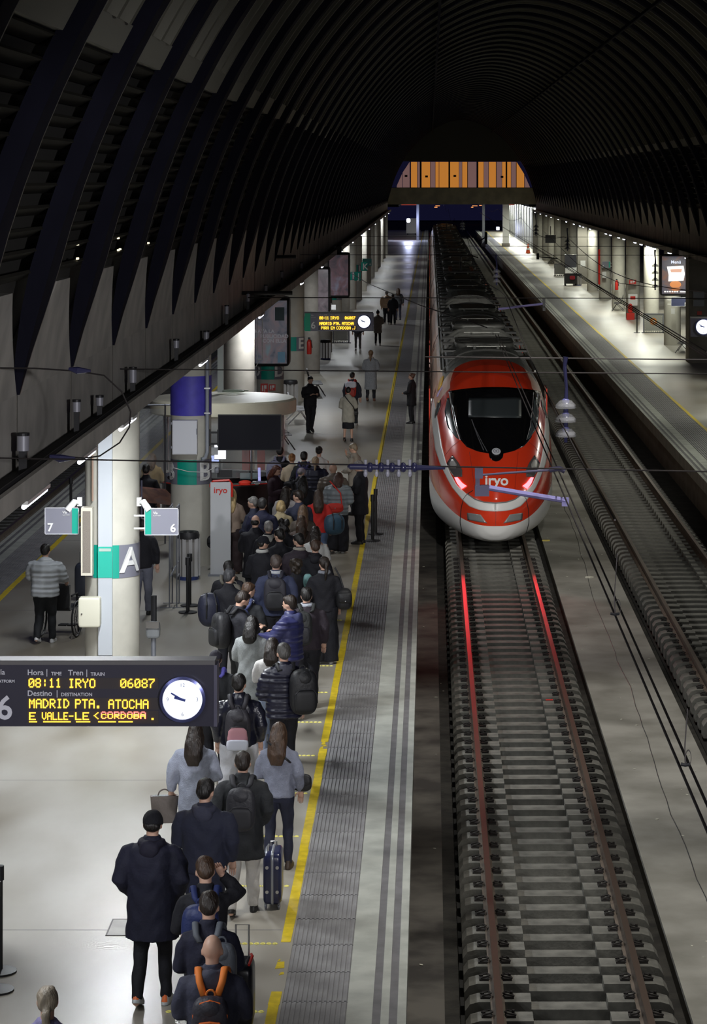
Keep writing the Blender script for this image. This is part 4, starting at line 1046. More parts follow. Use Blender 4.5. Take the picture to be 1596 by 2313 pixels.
def extinguisher(px, py, D, h, label):
    p = pt(px, py, D); t = thing('fire_extinguisher', label, 'extinguisher', p)
    MB().lathe([(h*.14,0),(h*.16,h*.05),(h*.16,h*.75),(h*.10,h*.9),(h*.04,h*.95)], n=14).build('body', RED, t, smooth=40); MB().tube([(0,0,h*.95),(h*.12,-.02,h*.9),(h*.2,-.03,h*.4)], h*.03, 6).build('hose', BLACK, t); MB().box(-h*.08,h*.08,-.02,.02,h*.95,h*1.08).build('handle', BLACK, t)
extinguisher(698, 800, 89.2, .55, 'red extinguisher on the dark column right of the E band'); extinguisher(1392, 655, 154, .62, 'slim red extinguisher on a right-hand column')
t = thing('equipment_box', 'white box with a red label above red extinguisher cabinets on the right platform', 'box', pt(1428, 688, 142.8)); MB().box(-.26,.26,-.2,.1,-.05,.6).build('box', WHITE, t); MB().box(-.14,.14,-.21,-.2,.3,.48).build('label_plate', RED, t)
t = thing('extinguisher_stand', 'red extinguisher stand on the floor under the white equipment box', 'stand', (11.25, 142.3, 0)); MB().box(-.22,.22,-.15,.15,0,.38).build('stand', RED, t); MB().lathe([(.13,.4),(.14,.5),(.14,.75),(.05,.9)], n=12).build('cylinder', RED, t)

# ================================================================ FURNITURE
def bin_(p, label, r=.21, h=.86, group=None):
    t = thing('litter_bin', label, 'bin', p, 0, group)
    MB().lathe([(r*1.04,0),(r*1.04,.07)], n=24).build('base', mat('bin_blue', (.03,.05,.18), .5), t, smooth=40)
    MB().lathe([(r*.93,.07),(r*.93,h-.12)], n=24).build('drum', mat('bin_drum', (.22,.21,.20), .5), t, smooth=40)
    b = MB()
    for k in range(10):
        a = 2*math.pi*k/10; b.box(r*math.cos(a)-.035, r*math.cos(a)+.035, r*math.sin(a)-.012, r*math.sin(a)+.012, .07, h-.12)
    b.build('steel_stave', STEEL, t)
    MB().lathe([(r*1.08,h-.13),(r*1.12,h-.06),(r*1.0,h),(r*.55,h-.01),(r*.5,h-.07)], n=24).build('lid', BLACK, t, smooth=40)
    return t
bin_(at(425, 1308), 'steel and black litter bin in front of the lettered B column', .2, .93)
bin_(at(735, 812), 'steel litter bin under the far departure display'); bin_(at(656, 925), 'steel litter bin with a bag beside the D column', .22, 1.0)
bin_(at(1303, 645), 'dark litter bin at the foot of a far right-hand column', .3, .9)
def stanchion(p, label, h=1.0, m=BLACK, group=None):
    t = thing('queue_post', label, 'post', p, 0, group); MB().lathe([(.17,0),(.17,.02),(.05,.035)], n=20).build('foot', m, t, smooth=40); MB().lathe([(.032,.03),(.032,h-.12)], n=12).build('pole', m, t, smooth=40); MB().lathe([(.045,h-.14),(.045,h)], n=12).build('belt_head', m, t, smooth=40)
    return t
stanchion(at(424, 1384), 'black queue post, front one of a pair beside the steel bin'); stanchion(at(424, 1376)+Vector((0,.35,0)), 'black queue post just behind another beside the steel bin', .96)
stanchion(at(841, 1222), 'black queue post on the yellow line, front one of a pair'); stanchion(at(848, 1207), 'black queue post on the yellow line, rear one of a pair')
stanchion(at(160, 1178), 'black post with a ring on top on the far left platform edge', 1.0)
stanchion(at(1438, 752), 'black queue post at the left of the framed glass panel on the right platform', 1.0)
stanchion(at(-1, 2196), 'black queue post at the left edge, its grey disc foot half in view', 1.05, BLACK); stanchion(at(-8, 2238), 'black queue post foot, lowest at the left edge', 1.05)
# frame stand by column B
t = thing('sign_stand', 'grey upright frame stand left of the steel bin', 'stand', at(392, 1368)); b = MB()
for x, y in ((-.05,-.25),(-.05,.25),(.08,-.22),(.08,.22)): b.tube([(x,y,0),(x,y,1.85)], .014, 6)
for z in (.55, 1.83): b.tube([(-.05,-.25,z),(-.05,.25,z)], .012, 6); b.tube([(.08,-.22,z),(.08,.22,z)], .012, 6)
b.tube([(-.05,-.25,.55),(.08,.1,.8)], .012, 6); b.box(-.22,.22,-.26,-.24,0,.012); b.box(-.22,.22,.24,.26,0,.012); b.build('frame', GREY, t); MB().box(-.045,-.03,-.24,.24,.7,1.8).build('panel', mat('panel_grey', (.3,.31,.33), .5), t)
# ticket validator
t = thing('scanner_post', 'small scanner on a dark post standing right of the A column foot', 'device', (-4.32, 39.7, 0)); MB().lathe([(.12,0),(.12,.03),(.04,.05),(.04,.8)], n=16).build('post', GREY, t); MB().rbox((0,-.05,.78),(.22,.16,.26),5,14,8).build('head', mat('dev_grey', (.2,.21,.22), .4), t); MB().box(-.1,.1,-.16,-.12,.82,.92).build('screen', mat('dev_screen', (.15,.14,.13), .2), t); MB().tube([(0,.05,.85),(0,.05,1.3)], .045, 8).build('mast', BLACK, t)
# benches
def bench(p, rz, label, n=3, m=None):
    m = m or mat('bench_metal', (.10,.10,.105), .4, .5); t = thing('platform_bench', label, 'bench', p, rz)
    for k in range(n):
        x = (k-(n-1)/2)*.62
        b = MB(); [b.box(x-.26+i*.075, x-.215+i*.075, -.02, .42, .43, .455) for i in range(7)]; b.build('seat', m, t)
        b = MB()
        for i in range(7): b.tube([(x-.235+i*.075,.4,.45),(x-.235+i*.075,.52,.9)], .018, 5)
        b.box(x-.27,x+.27,.49,.53,.86,.9); b.build('backrest', m, t)
    b = MB(); b.box(-n*.31,n*.31,.16,.22,.38,.43); b.build('beam', m, t)
    for s in (-1, 1):
        b = MB(); x = s*(n*.31-.15); b.tube([(x,-.12,.0),(x,.15,.4),(x,.55,0)], .022, 6); b.build('leg', m, t)
    return t
bench((-4.15, 74.2, 0), math.radians(100), 'dark metal bench just behind the round kiosk roof'); bench((-4.05, 82, 0), math.radians(95), 'pale perforated bench beside the bin with a bag', m=mat('bench_pale', (.5,.5,.52), .4, .4))
bench((-3.95, 92.5, 0), math.radians(95), 'small dark bench right of the bin under the far display'); bench((11.35, 115.5, 0), math.radians(-100), 'dark slatted bench left of the dark square pillar'); bench((11.1, 152.5, 0), math.radians(-95), 'dark bench below the slim red extinguisher'); bench((11.2, 238, 0), math.radians(-95), 'faint small bench far along the right platform', 2)
# framed glass panel with orange disc
def framed_panel(p, w, h, label, disc=True):
    t = thing('framed_panel', label, 'barrier', p); b = MB()
    for x in (-w/2, w/2): b.box(x-.03,x+.03,-.03,.03,0,h)
    b.box(-w/2,w/2,-.03,.03,h-.06,h); b.build('frame', GREY, t); MB().box(-w/2+.04,w/2-.04,-.01,.01,.12,h-.06).build('panel', mat('panel_pale', (.42,.43,.40), .3), t)
    b = MB(); n = 9; b.cur = 0; b.box(-w/2-.1,w/2+.1,-.12,.12,0,.03); b.build('foot', BLACK, t)
    b = MB()
    for i in range(n): x = -w/2+w*i/n; b.prism([(x,.03),(x+w/n*.5,.03),(x+w/n*.8,.1),(x+w/n*.3,.1)], -.04, -.03)
    for i in range(8):
        for x in (-w/2+.08, w/2-.08): b.box(x-.03,x+.03,-.035,-.03,.2+i*h*.09,.2+i*h*.09+h*.04)
    b.build('hazard_mark', mat('hazard_white', (.6,.6,.55), .5), t)
    if disc:
        o = MB().lathe([(.17,0),(.17,.015)], n=24).build('disc', mat('orange_disc', (.72,.25,.05), .5), t, loc=(.0,-.03,h*.6)); o.rotation_euler = (math.pi/2,0,0); b = MB(); b.tube([(-.03,-.055,h*.6+.06),(0,-.055,h*.6),(.08,-.055,h*.6-.03)], .015, 5); b.torus((.0,-.055,h*.6-.03), .07, .012, 'y', 12, 5); b.build('pictogram', mat('hazard_white', (.6,.6,.55), .5), t)
    return t
framed_panel(at(1475, 752), 1.0, 1.0, 'grey framed panel with an orange disc and striped foot on the right platform'); framed_panel(at(770, 775), .75, .85, 'pale framed panel with striped foot under the far display', False); framed_panel(at(1273, 623), 1.5, 1.0, 'striped-foot framed panel far along the right platform', False)
# cone, vending machine
t = thing('traffic_cone', 'orange and white traffic cone at the far corner of the right platform', 'cone', at(1192, 572)); MB().box(-.3,.3,-.3,.3,0,.06).build('foot', mat('cone_orange', (.8,.12,.03), .5), t); MB().lathe([(.24,.06),(.04,1.05)], n=16).build('cone', mat('cone_orange', (.8,.12,.03), .5), t); MB().lathe([(.19,.35),(.14,.58)], n=16, cap=False).build('band', WHITE, t); MB().lathe([(.105,.75),(.09,.83)], n=16, cap=False).build('band', WHITE, t)
t = thing('platform_cart', 'black and white luggage tug parked by a far right-hand column', 'cart', at(1288, 645)); MB().box(-.45,.45,-.5,.5,.15,.9).build('body', BLACK, t); MB().box(-.42,.42,-.55,.2,.95,1.35).build('cover', WHITE, t); MB().box(-.43,.43,-.2,.5,1.35,2.3).build('cab', mat('cab_glass', (.05,.05,.06), .2), t); MB().rbox((.1,-.56,.6),(.4,.04,.3)).build('lamp_panel', mat('dim_red', (.25,.01,.02), .4), t)
b = MB(); [b.torus((x,y,.17),.14,.05,'x',12,5) for x in (-.4,.4) for y in (-.3,.3)]; b.build('wheel', BLACK, t)
t = thing('hose_pipe', 'red and white striped pipe on the edge of a far right-hand column', 'pipe', (11.1, 166.2, 0)); b = MB(); b.tube([(0,0,1.0),(0,0,3.3)], .07, 8); b.build('pipe', RED, t)
t = thing('round_sign', 'small dark hanging board with a pale ring under the right beam', 'sign', pt(1394, 550, 158)); MB().box(-.35,.35,0,.05,-.25,.25).build('panel', BLACK, t); MB().tube([(0,.03,.25),(0,.03,4.46-t.location.z)], .02, 6).build('rod', BLACK, t); MB().torus((0,-.02,0), .14, .03, 'y', 16, 5).build('ring', mat('ring_pale', (.8,.8,.6), .4, emit=(.8,.8,.6), es=.6), t)
t = thing('round_sign', 'grey speaker box pair on the dark square pillar', 'speaker', pt(1577, 676, 108.2)); MB().box(-.23,.23,-.15,.1,-.3,-.02).build('box', GREY, t); MB().box(-.23,.23,-.15,.1,.02,.33).build('box', GREY, t)

# ================================================================ ROUND KIOSK
K = (-4.8, 59.0)
t = thing('information_kiosk', 'round kiosk with a flat pale disc roof and clear walls behind the lettered B column', 'kiosk', (K[0], K[1], 0))
MB().lathe([(1.66,2.42),(1.70,2.46),(1.70,2.72),(1.64,2.76)], n=48).build('roof', mat('kiosk_roof', (.80,.75,.58), .55, var=.08, scale=2), t, smooth=30)
MB().lathe([(1.35,0),(1.42,.05),(1.42,.86)], n=40, cap=False).build('counter_front', mat('counter_dark', (.03,.02,.022), .3), t, smooth=40)
MB().lathe([(1.30,.86),(1.62,.86),(1.62,.91),(1.30,.91),(1.30,.86)], n=48, cap=False).build('countertop', mat('counter_top', (.05,.05,.055), .25), t, smooth=40)
MB().lathe([(1.625,.885),(1.632,.90),(1.625,.913)], n=48, cap=False).build('red_rim', RED, t)
for a in (-150, -108, -60, -25, 25, 70, 110, 155):
    a_ = math.radians(a); x, y = 1.5*math.cos(a_), 1.5*math.sin(a_); MB().tube([(x,y,1.0),(x,y,2.42)], .022, 8).build('post', STEEL, t)
for a0, a1 in ((-106,-62),(-58,-27),(-23,23),(-148,-110)):
    mb = MB(); n = 8; vs = []
    for i in range(n+1): a = math.radians(a0+(a1-a0)*i/n); vs += [(1.5*math.cos(a),1.5*math.sin(a),1.05),(1.5*math.cos(a),1.5*math.sin(a),2.35)]
    mb.add(vs, [(2*i,2*i+2,2*i+3,2*i+1) for i in range(n)]); mb.build('glass_pane', GLASS, t)
MB().box(-.6,-.02,-1.2,-1.16,1.55,1.72).build('white_band', mat('band_white', (.6,.6,.62), .4), t); MB().box(-.6,-.02,-1.2,-1.16,1.15,1.32).build('white_band', mat('band_white', (.6,.6,.62), .4), t)
for x, z0 in ((.55, 1.1), (.9, 1.1)): MB().box(x-.09,x+.09,-.3,-.25,z0,2.4).build('red_banner', mat('banner_red', (.45,.10,.08), .5), t)
def kio(px, py, D): return pt(px, py, D)
t = thing('desk_monitor', 'glowing white monitor behind the kiosk glass under the television', 'monitor', pt(497, 1019, 58.3)); MB().box(-.13,.13,-.02,.02,-.18,.17).build('screen', glow('monitor_white', (.85,.88,1), 2.2), t); MB().box(-.14,.14,.02,.05,-.2,.18).build('casing', BLACK, t); MB().box(-.03,.03,.0,.04,-.45,-.2).build('stand', BLACK, t)
t = thing('desk_monitor', 'second bluish screen below the glowing monitor at the kiosk', 'monitor', pt(486, 1035, 58.8)); MB().box(-.14,.12,-.02,.02,-.1,.06).build('screen', glow('monitor_blue', (.45,.55,1), 1.0), t)
t = thing('laptop', 'open laptop with a lilac screen on the kiosk counter', 'laptop', pt(585, 1089, 57.95)); MB().box(-.15,.15,-.1,.1,0,.015).build('keyboard', GREY, t); o = MB().box(-.03,.03,-.005,.005,0,.3).build('screen', glow('laptop_screen', (.4,.4,.8), .9), t, loc=(0,.1,.02)); o.rotation_euler = (-.2,0,.2)
t = thing('hat', 'soft red cap lying on the kiosk counter', 'hat', pt(553, 1094, 57.5)); MB().ball((0,0,.035), (.15,.11,.06), 16, 8).build('crown', mat('bright_red', (.9,.06,.03), .6), t, smooth='all'); MB().slab([(-.13,-.14),(.13,-.14),(.1,-.05),(-.1,-.05)], 0, .012).build('peak', mat('bright_red', (.9,.06,.03), .6), t)
t = thing('bowl', 'small white bowl with dark contents right of the red cap on the counter', 'bowl', pt(580, 1095.5, 57.42)); MB().lathe([(.03,0),(.07,.04),(.065,.04),(.03,.01)], n=16).build('bowl', WHITE, t); MB().lathe([(.058,.03),(.05,.034)], n=16).build('contents', mat('navy', (.02,.03,.09), .5), t)
t = thing('storage_tray', 'clear plastic tray on the kiosk counter behind the red cap', 'tray', pt(562, 1081, 58.6)); b = MB(); b.box(-.2,.2,-.12,-.11,0,.12); b.box(-.2,.2,.11,.12,0,.12); b.box(-.2,-.19,-.12,.12,0,.12); b.box(.19,.2,-.12,.12,0,.12); b.box(-.2,.2,-.12,.12,0,.01); b.build('tray', mat('tray_plastic', (.4,.5,.5), .3, alpha=.6), t)
t = thing('post', 'pale square post rising behind the round kiosk roof', 'post', pt(498, 886, 60.0)); MB().box(-.07,.07,-.05,.05,0,1.5).build('pole', mat('post_pale', (.55,.60,.57), .5), t); b = MB(); b.torus((.3,0,.03), .25, .02, 'z', 20, 6); b.tube([(0,0,.04),(.2,.05,.03),(.65,.1,.03)], .018, 6); b.build('cable_coil', mat('coil_green', (.35,.42,.33), .5), t)
# iryo totem
t = thing('totem_sign', 'white standing board with a rounded red rim and red lettering in front of the kiosk', 'sign', (-4.13, 50.15, 0)); MB().box(-.20,.20,-.03,.03,.02,1.84).build('board', mat('totem_white', (.55,.56,.58), .45), t)
MB().tube([(-.2,0,1.74),(-.2,0,1.79),(-.15,0,1.86),(.17,0,1.88),(.225,0,1.8),(.225,0,1.55)], .022, 8).build('rim', RED, t); text('iryo', .17, RED, t, (.0,-.035,1.68), bold=.003, ext=.002); MB().box(-.24,.24,-.16,.16,0,.025).build('foot', GREY, t)
# stand posters left of B column
t = thing('leaflet_board', 'tilted brown and grey leaflet board between the A and B columns', 'board', pt(352, 1120, 53.5)); o = MB().box(-.02,.02,-.5,.5,-.3,.3).build('panel', poster_mat('brown_print', (.10,.06,.07), [(.25,.13,.10),(.2,.16,.17)], .1), t); o.rotation_euler = (0,-.9,.9)
MB().tube([(-.28,-.2,-.9),(-.28,-.2,.35)], .02, 6).build('post', mat('blue_grey', (.2,.2,.28), .4), t)
# thin uprights of a glass shelter behind column A
t = thing('shelter_frame', 'thin grey uprights with clear panes standing left of the lettered B column', 'shelter', (-6.1, 54.5, 0)); b = MB()
for x in (-.55,-.3,.42,.62): b.tube([(x,0,0),(x,0,3.0)], .02, 6)
b.tube([(-.55,0,2.98),(.62,0,2.98)], .02, 6); b.build('frame', GREY, t); MB().box(-.28,.4,-.004,.004,.9,2.9).build('pane', GLASS, t)

# ================================================================ OVERHEAD LINE
WIRE = mat('wire', (.035,.03,.03), .5, .5); WIREL = mat('wire_violet', (.16,.14,.30), .45, .3)
def wire(pts, r, label, cat='wire', m=WIRE, name='overhead_wire', group=None):
    return tag(MB().tube(pts, r, 6).build(name, m), label, cat, group)
def cross(D, pl, pr, sag, r, label, group=None):
    a, b = pt(pl[0], pl[1], D), pt(pr[0], pr[1], D); n = 12
    return wire([a.lerp(b, i/n)-Vector((0,0,sag*4*(i/n)*(1-i/n))) for i in range(n+1)], r, label, group=group)
cross(37.6, (-30, 831), (1640, 845), 0, .010, 'thin cross wire level with the top of the train windscreen'); cross(40, (960, 806), (1640, 813), 0, .012, 'cross wire over the right tracks below the poster case')
cross(25.2, (-30, 1034), (1640, 1066), 0, .008, 'thin cross wire passing in front of the train tail lamps')
for i, (y, D) in enumerate(((673, 60), (576, 90), (556, 120), (535, 150))): cross(D, (600 if i else 560, y-1), (1640, y+1), 0, .012, ['cross wire over the right platform at the height of the bench', 'cross wire just under the far display lamps', 'faint cross wire in front of the far right columns', 'faintest cross wire near the far end'][i])
for x0, x1, py, D, lb in ((476, 660, 662, 62, 'dark horizontal insulator bar above the largest poster case'), (598, 668, 580, 75, 'dark horizontal bar against the left wall teeth')):
    a, b = pt(x0, py, D), pt(x1, py, D); tag(MB().tube([a, b], .05, 8).build('insulator_bar', BLACK), lb, 'bar')
# insulator string in front of the conductor
t = thing('insulator_string', 'string of five dark blue-lit insulators on a wire in front of the man in black', 'insulator', pt(790, 1054, 25.2)); s = 25.2/F
INS = mat('insulator_blue_lit', (.03,.03,.085), .35, coat=.2); b = MB(); b.tube([(-6*s,0,0),(0,0,0),(45*s,0,-.003),(180*s,0,-.012)], [.006,.03,.03,.02], 10); b.build('core', INS, t, smooth=True)  # blue cast of the light on the string is put into the colour
for i in range(5):
    x = (35+25*i)*s; o = MB().lathe([(.02,-.03),(.045,-.02),(.05,.0),(.045,.02),(.02,.03)], n=14).build('insulator_disc', INS, t, smooth='all', loc=(x+10*s,0,-.008)); o.rotation_euler = (0, math.pi/2, 0)
    b = MB(); b.tube([(x,0,-.08),(x,0,.07)], [.012,.016], 8); b.ball((x,0,-.07), (.022,.022,.035), 10, 6); b.build('glass_pin', mat('glass_pin', (.5,.5,.6), .15, alpha=.6), t)
MB().tube([(150*s,0,-.01),(190*s,0,-.012),(215*s,0,-.016)], [.03,.02,.012], 8).build('clamp', INS, t)
# steady arm over the train nose
DS = 28.6; s = DS/F
t = thing('steady_arm', 'pale violet-lit registration arm slanting across the train nose with its clamp', 'bracket', pt(1098, 1100, DS)); VM = mat('violet_lit_metal', (.24,.22,.46), .5, .2)  # violet tone is bluish light on the arm, put into its colour
def q(px, py, dy=0): p = pt(px, py, DS); return (p.x-t.location.x, dy, p.z-t.location.z)
MB().tube([q(1104,1102), q(1180,1115), q(1278,1131)], .035, 8, flat=((0,0,1),.9)).build('arm', VM, t); b = MB(); b.box(q(1268,1127)[0], q(1284,1127)[0], -.03, .03, q(0,1143)[2], q(0,1124)[2]); b.build('arm_clip', VM, t)
b = MB(); b.tube([q(1075,1074), q(1150,1068), q(1240,1062), q(1256,1060)], .013, 8); b.build('upper_tube', mat('violet_lit_dim', (.12,.11,.18), .4, .3), t)
b = MB(); b.box(q(1072,0)[0], q(1090,0)[0], -.04, .04, q(0,1080)[2], q(0,1058)[2]); b.box(q(1073,0)[0], q(1083,0)[0], -.03, .03, q(0,1118)[2], q(0,1076)[2]); b.box(q(1072,0)[0], q(1104,0)[0], -.05, .05, q(0,1120)[2], q(0,1096)[2]); b.build('clamp', mat('violet_lit_dark', (.07,.065,.12), .5, .2), t); MB().tube([q(1240,1062), q(1262,1058), q(1275,1064)], .03, 8).build('tube_end', mat('violet_lit_dark', (.07,.065,.12), .5, .2), t)
# hanging insulator of three clear bells
def bells(D, px, pys, label, r, top, tilt=0, parts=True):
    s = D/F; t = thing('hanging_insulator', label, 'insulator', pt(px, pys[0], D)); g = mat('bell_glass', (.40,.40,.42), .12, alpha=.35, coat=.6)
    z0 = t.location.z
    for py in pys:
        z = CH-(py-VY)*s-z0; MB().lathe([(r*.25,.55*r),(r*.6,.42*r),(r*.95,.05*r),(r,-.28*r),(r*.93,-.3*r),(r*.8,0),(r*.2,.25*r)], (0,0,z), 24).build('glass_bell', g, t, smooth='all')
        MB().lathe([(r*.2,.62*r),(r*.38,.5*r),(r*.3,-.1*r),(r*.12,-.3*r)], (0,0,z), 12).build('cap', mat('violet_cap', (.10,.10,.26), .4), t, smooth='all')
    zt_ = CH-(top-VY)*s-z0; zb = CH-(pys[-1]+18*r/.12-VY)*s-z0
    MB().tube([(0,0,zt_),(-.012,0,zt_*.8),(.008,0,zt_*.35),(0,0,.0),(0,0,CH-(pys[-1]-VY)*s-z0-.1)], [.03,.022,.018,.03,.02], 8).build('rod', INS, t)
    return t
bells(28.6, 1277, (915, 946, 979), 'three clear glass insulator bells hanging beside the train roof', .118, 806)
bells(62, 1121, (613, 624, 635), 'small cluster of clear insulator bells above the train roof', .10, 575); bells(95, 1044, (505, 511, 517), 'tiny far insulator bells over the last coach', .1, 498)
bells(72, 1479, (600, 616, 632, 647), 'dark string of insulators left of the lit poster case', .10, 565)
for D, px, py, lb in ((105, 1210, 512, 'far small insulator cluster by the far columns, left one'), (98, 1281, 545, 'far small insulator cluster in front of a dark column')): bells(D, px, (py, py+8, py+16), lb, .12, py-30)
# contact wires of the two tracks
def along(x, z, y0, y1, r, label, dip=0, n=20, group=None):
    return wire([(x, y0+(y1-y0)*i/n, z-dip*math.sin(math.pi*((y0+(y1-y0)*i/n)%50)/50)) for i in range(n+1)], r, label, group=group)
for dx in (-.03, .03): along(1.48+dx, 4.40, 9, 56, .009, ('left' if dx < 0 else 'right')+' one of the twin contact wires over the near track', group='twin contact wires over the near track')
along(1.46, 5.6, 20, 270, .008, 'catenary wire high over the near track', .5, 60)
for dx in (-.035, .035): along(5.35+dx, 4.4, 30, 270, .011, ('left' if dx < 0 else 'right')+' one of the paired contact wires over the right track', group='contact wires over the right track')
along(5.4, 5.6, 30, 270, .01, 'catenary wire high over the right track', .5, 60)
for px, py, lb, top in ((1388, 1388, 'wire dropper with an oval loop hanging on the twin contact wires', 1250), (1547, 1728, 'nearer wire dropper with loops on the twin contact wires', 1600)):
    sD = (py-VY)/(CH-4.42); D = F/sD; p = pt(px, py, D); t = thing('wire_dropper', lb, 'dropper', p); k = D/F
    b = MB(); b.tube([(-10*k,0,2*k),(0,0,0),(10*k,0,2*k)], .011, 6); b.build('clamp', BLACK, t); MB().tube([(0,0,0),(-1*k,0,40*k),(5*k,0,(py-top)*k)], .004, 5).build('wire', WIRE, t)
    o = MB().torus((0,0,0), 15*k, .004, 'y', 20, 5).build('loop', WIRE, t, loc=(7*k,0,16*k)); o.scale = (.42, 1, 1.15)
# brackets at the right track edge
for px, py, D, L, lb in ((1180, 690, 62, 110, 'violet-lit bracket arm above the right track, nearer one'), (1090, 540, 110, 28, 'small bracket arm above the right track, farther one')):
    t = thing('bracket_arm', lb, 'bracket', pt(px, py, D)); k = D/F; MB().tube([(-L/2*k,0,-8*k),(L/2*k-8*k,0,4*k)], .03, 6).build('arm', VM if L > 50 else BLACK, t); MB().box((L/2-10)*k,(L/2-4)*k,-.03,.03,-12*k,16*k).build('clamp', BLACK, t)
t = thing('bracket_arm', 'small dark bracket over the right platform in front of the far columns', 'bracket', pt(1214, 580, 90)); k = 90/F; MB().tube([(0,0,0),(45*k,0,-4*k)], .02, 6).build('arm', BLACK, t); MB().box(-3*k,3*k,-.02,.02,-6*k,8*k).build('clamp', BLACK, t)
wire([pt(1150, 520, 230), pt(1250, 578, 120), pt(1340, 640, 80), pt(1596, 795, 45)], .012, 'dark wire sloping down past the right-hand columns'); wire([pt(1225, 520, 200), pt(1302, 595, 110), pt(1400, 640, 80), pt(1480, 650, 72)], .01, 'thin wire sagging to the dark insulator string')
wire([pt(700, 560, 150), pt(830, 640, 110), pt(950, 690, 70), pt(1100, 740, 60)], .014, 'thin wire sloping from the left wall down to the train roof')
# cables looping near the beam on the left
t = thing('feeder_cable', 'black cable looping from the wall down past the lettered A column top', 'cable', (0,0,0)); MB().tube([pt(-10, 831, 26.5), pt(80, 832, 26.5), pt(170, 838, 26.5), pt(235, 848, 26.5), pt(275, 885, 26.5), pt(295, 930, 26.5), pt(292, 965, 26.5), pt(270, 1000, 26.5), pt(225, 1030, 26.5), pt(190, 1035, 26.5), pt(150, 1032, 26.5)], .009, 6).build('cable', WIRE, t); MB().tube([pt(155, 833, 26.5), pt(175, 837, 26.5), pt(205, 838, 26.5)], [.015,.04,.015], 8).build('joint', INS, t); MB().tube([pt(112, 1030, 26.5), pt(135, 1036, 26.5), pt(170, 1035, 26.5)], [.015,.045,.015], 8).build('joint', INS, t)
# junction pots along the ledge
for i, (px, py, w, h) in enumerate(((52, 1000, 28, 36), (173, 918, 18, 24), (225, 906, 17, 20), (300, 848, 17, 32), (398, 777, 13, 18), (466, 760, 13, 22), (512, 700, 10, 18), (560, 672, 9, 18), (600, 652, 8, 15), (636, 620, 7, 14), (680, 600, 6, 12), (720, 580, 5, 10), (756, 560, 5, 9), (790, 545, 4, 8))):
    D = F*4.42/(VX-px); k = D/F; p = pt(px, py, D)
    t = thing('junction_pot', ['large pale can on a dark stem low at the left edge', 'pale can on a dark stem, second from the left edge', 'pale can on the ledge left of the A column top', 'pale can above the A column with a black cable'][i] if i < 4 else nth(i)+' small can on a stem along the left ledge, counted from the left edge', 'junction box', p, 0, None if i < 4 else 'cans along the left ledge')
    MB().lathe([(w*k/2, -h*k/2),(w*k/2, h*k/2)], n=16).build('can', mat('can_pale', (.34,.34,.38), .4, .2), t, smooth=40); MB().lathe([(w*k/2+.005, h*k/2-.01),(w*k/2+.005, h*k/2+.02)], n=16).build('lid', BLACK, t)
    MB().box(-w*k/3, w*k/3, -.02, .02, 4.6-p.z, -h*k/2).build('stem', BLACK, t)
tag(MB().tube([(-4.31, 10, 4.65), (-4.31, 270, 4.65)], .045, 8).build('cable_tray', BLACK), 'black cable bundle lying along the left beam ledge', 'cable'); tag(MB().tube([(11.31, 10, 4.65), (11.31, 270, 4.65)], .045, 8).build('cable_tray', BLACK), 'black cable bundle lying along the right beam ledge', 'cable')
t = thing('hanging_board', 'small dark speaker board hanging under the far right beam', 'speaker', pt(1243, 540, 195)); MB().box(-.4,.4,0,.2,-.3,.3).build('case', BLACK, t); MB().tube([(0,.1,.3),(0,.1,1.0)], .03, 6).build('rod', BLACK, t)
# ================================================================ PEOPLE
SKIN = mat('skin', (.56,.34,.25), .5); SKIND = mat('skin_tan', (.40,.23,.15), .5)
EYEM = mat('eye_dark', (.02,.015,.012), .3)
def cloth(c, kind='plain'):
    if max(c) < .06: c = (c[0]*.5, c[1]*.5, c[2]*.78)
    k = 'cloth_%s_%02d_%02d_%02d' % (kind, *[int(x*100) for x in c])
    if kind == 'puffer': return mat(k, c, .42, wave=(3.4, .55), spec=.45)
    if kind == 'leather': return mat(k, c, .28, bump=.35, bscale=22)
    if kind == 'knit': return mat(k, c, .9, var=.12, scale=20, bump=.5, bscale=90)
    return mat(k, c, .8, var=.15, scale=6, bump=.3, bscale=35)
def hairm(c): return mat('hair_%02d_%02d_%02d' % tuple(int(x*100) for x in c), c, .45, var=.35, scale=26, bump=.6, bscale=60, stretch=(1, 1, .25))
HB, HDB, HBR, HLB, HBL, HGR, HWH, HRD, HGI = (.010,.008,.007), (.022,.014,.010), (.06,.032,.018), (.13,.075,.04), (.50,.36,.17), (.20,.19,.18), (.52,.50,.46), (.13,.03,.015), (.35,.16,.06)
V3 = Vector
def hand(mb, w, d, side, curl=.5, k=1.0):
    """palm, four unequal bent fingers and a thumb that leaves the side of the palm"""
    d = V3(d).normalized(); ref = V3((0,0,1)) if abs(d.z) < .85 else V3((0,1,0))
    lat = d.cross(ref).normalized(); nrm = lat.cross(d).normalized(); w = V3(w)
    mb.tube([w-d*.03*k, w+d*.02*k, w+d*.06*k, w+d*.092*k], [.026*k,.034*k,.038*k,.034*k], 8, flat=(tuple(nrm), .45))
    for i, (o, L) in enumerate(((-.028,.058),(-.010,.074),(.009,.078),(.027,.068))):
        b = w+d*.085*k+lat*o*k; m1 = b+(d*math.cos(curl*.6)-nrm*math.sin(curl*.6))*L*.5*k; e = m1+(d*math.cos(curl*1.7)-nrm*math.sin(curl*1.7))*L*.5*k
        mb.tube([b, m1, e], [.0095*k,.0088*k,.006*k], 6)
    b = w+d*.028*k+lat*side*.030*k; t1 = b+(d*.6+lat*side*.75-nrm*.2).normalized()*.034*k; t2 = t1+(d*.9+lat*side*.15-nrm*.35).normalized()*.03*k
    mb.tube([b-lat*side*.012*k, t1, t2], [.013*k,.0105*k,.007*k], 6)
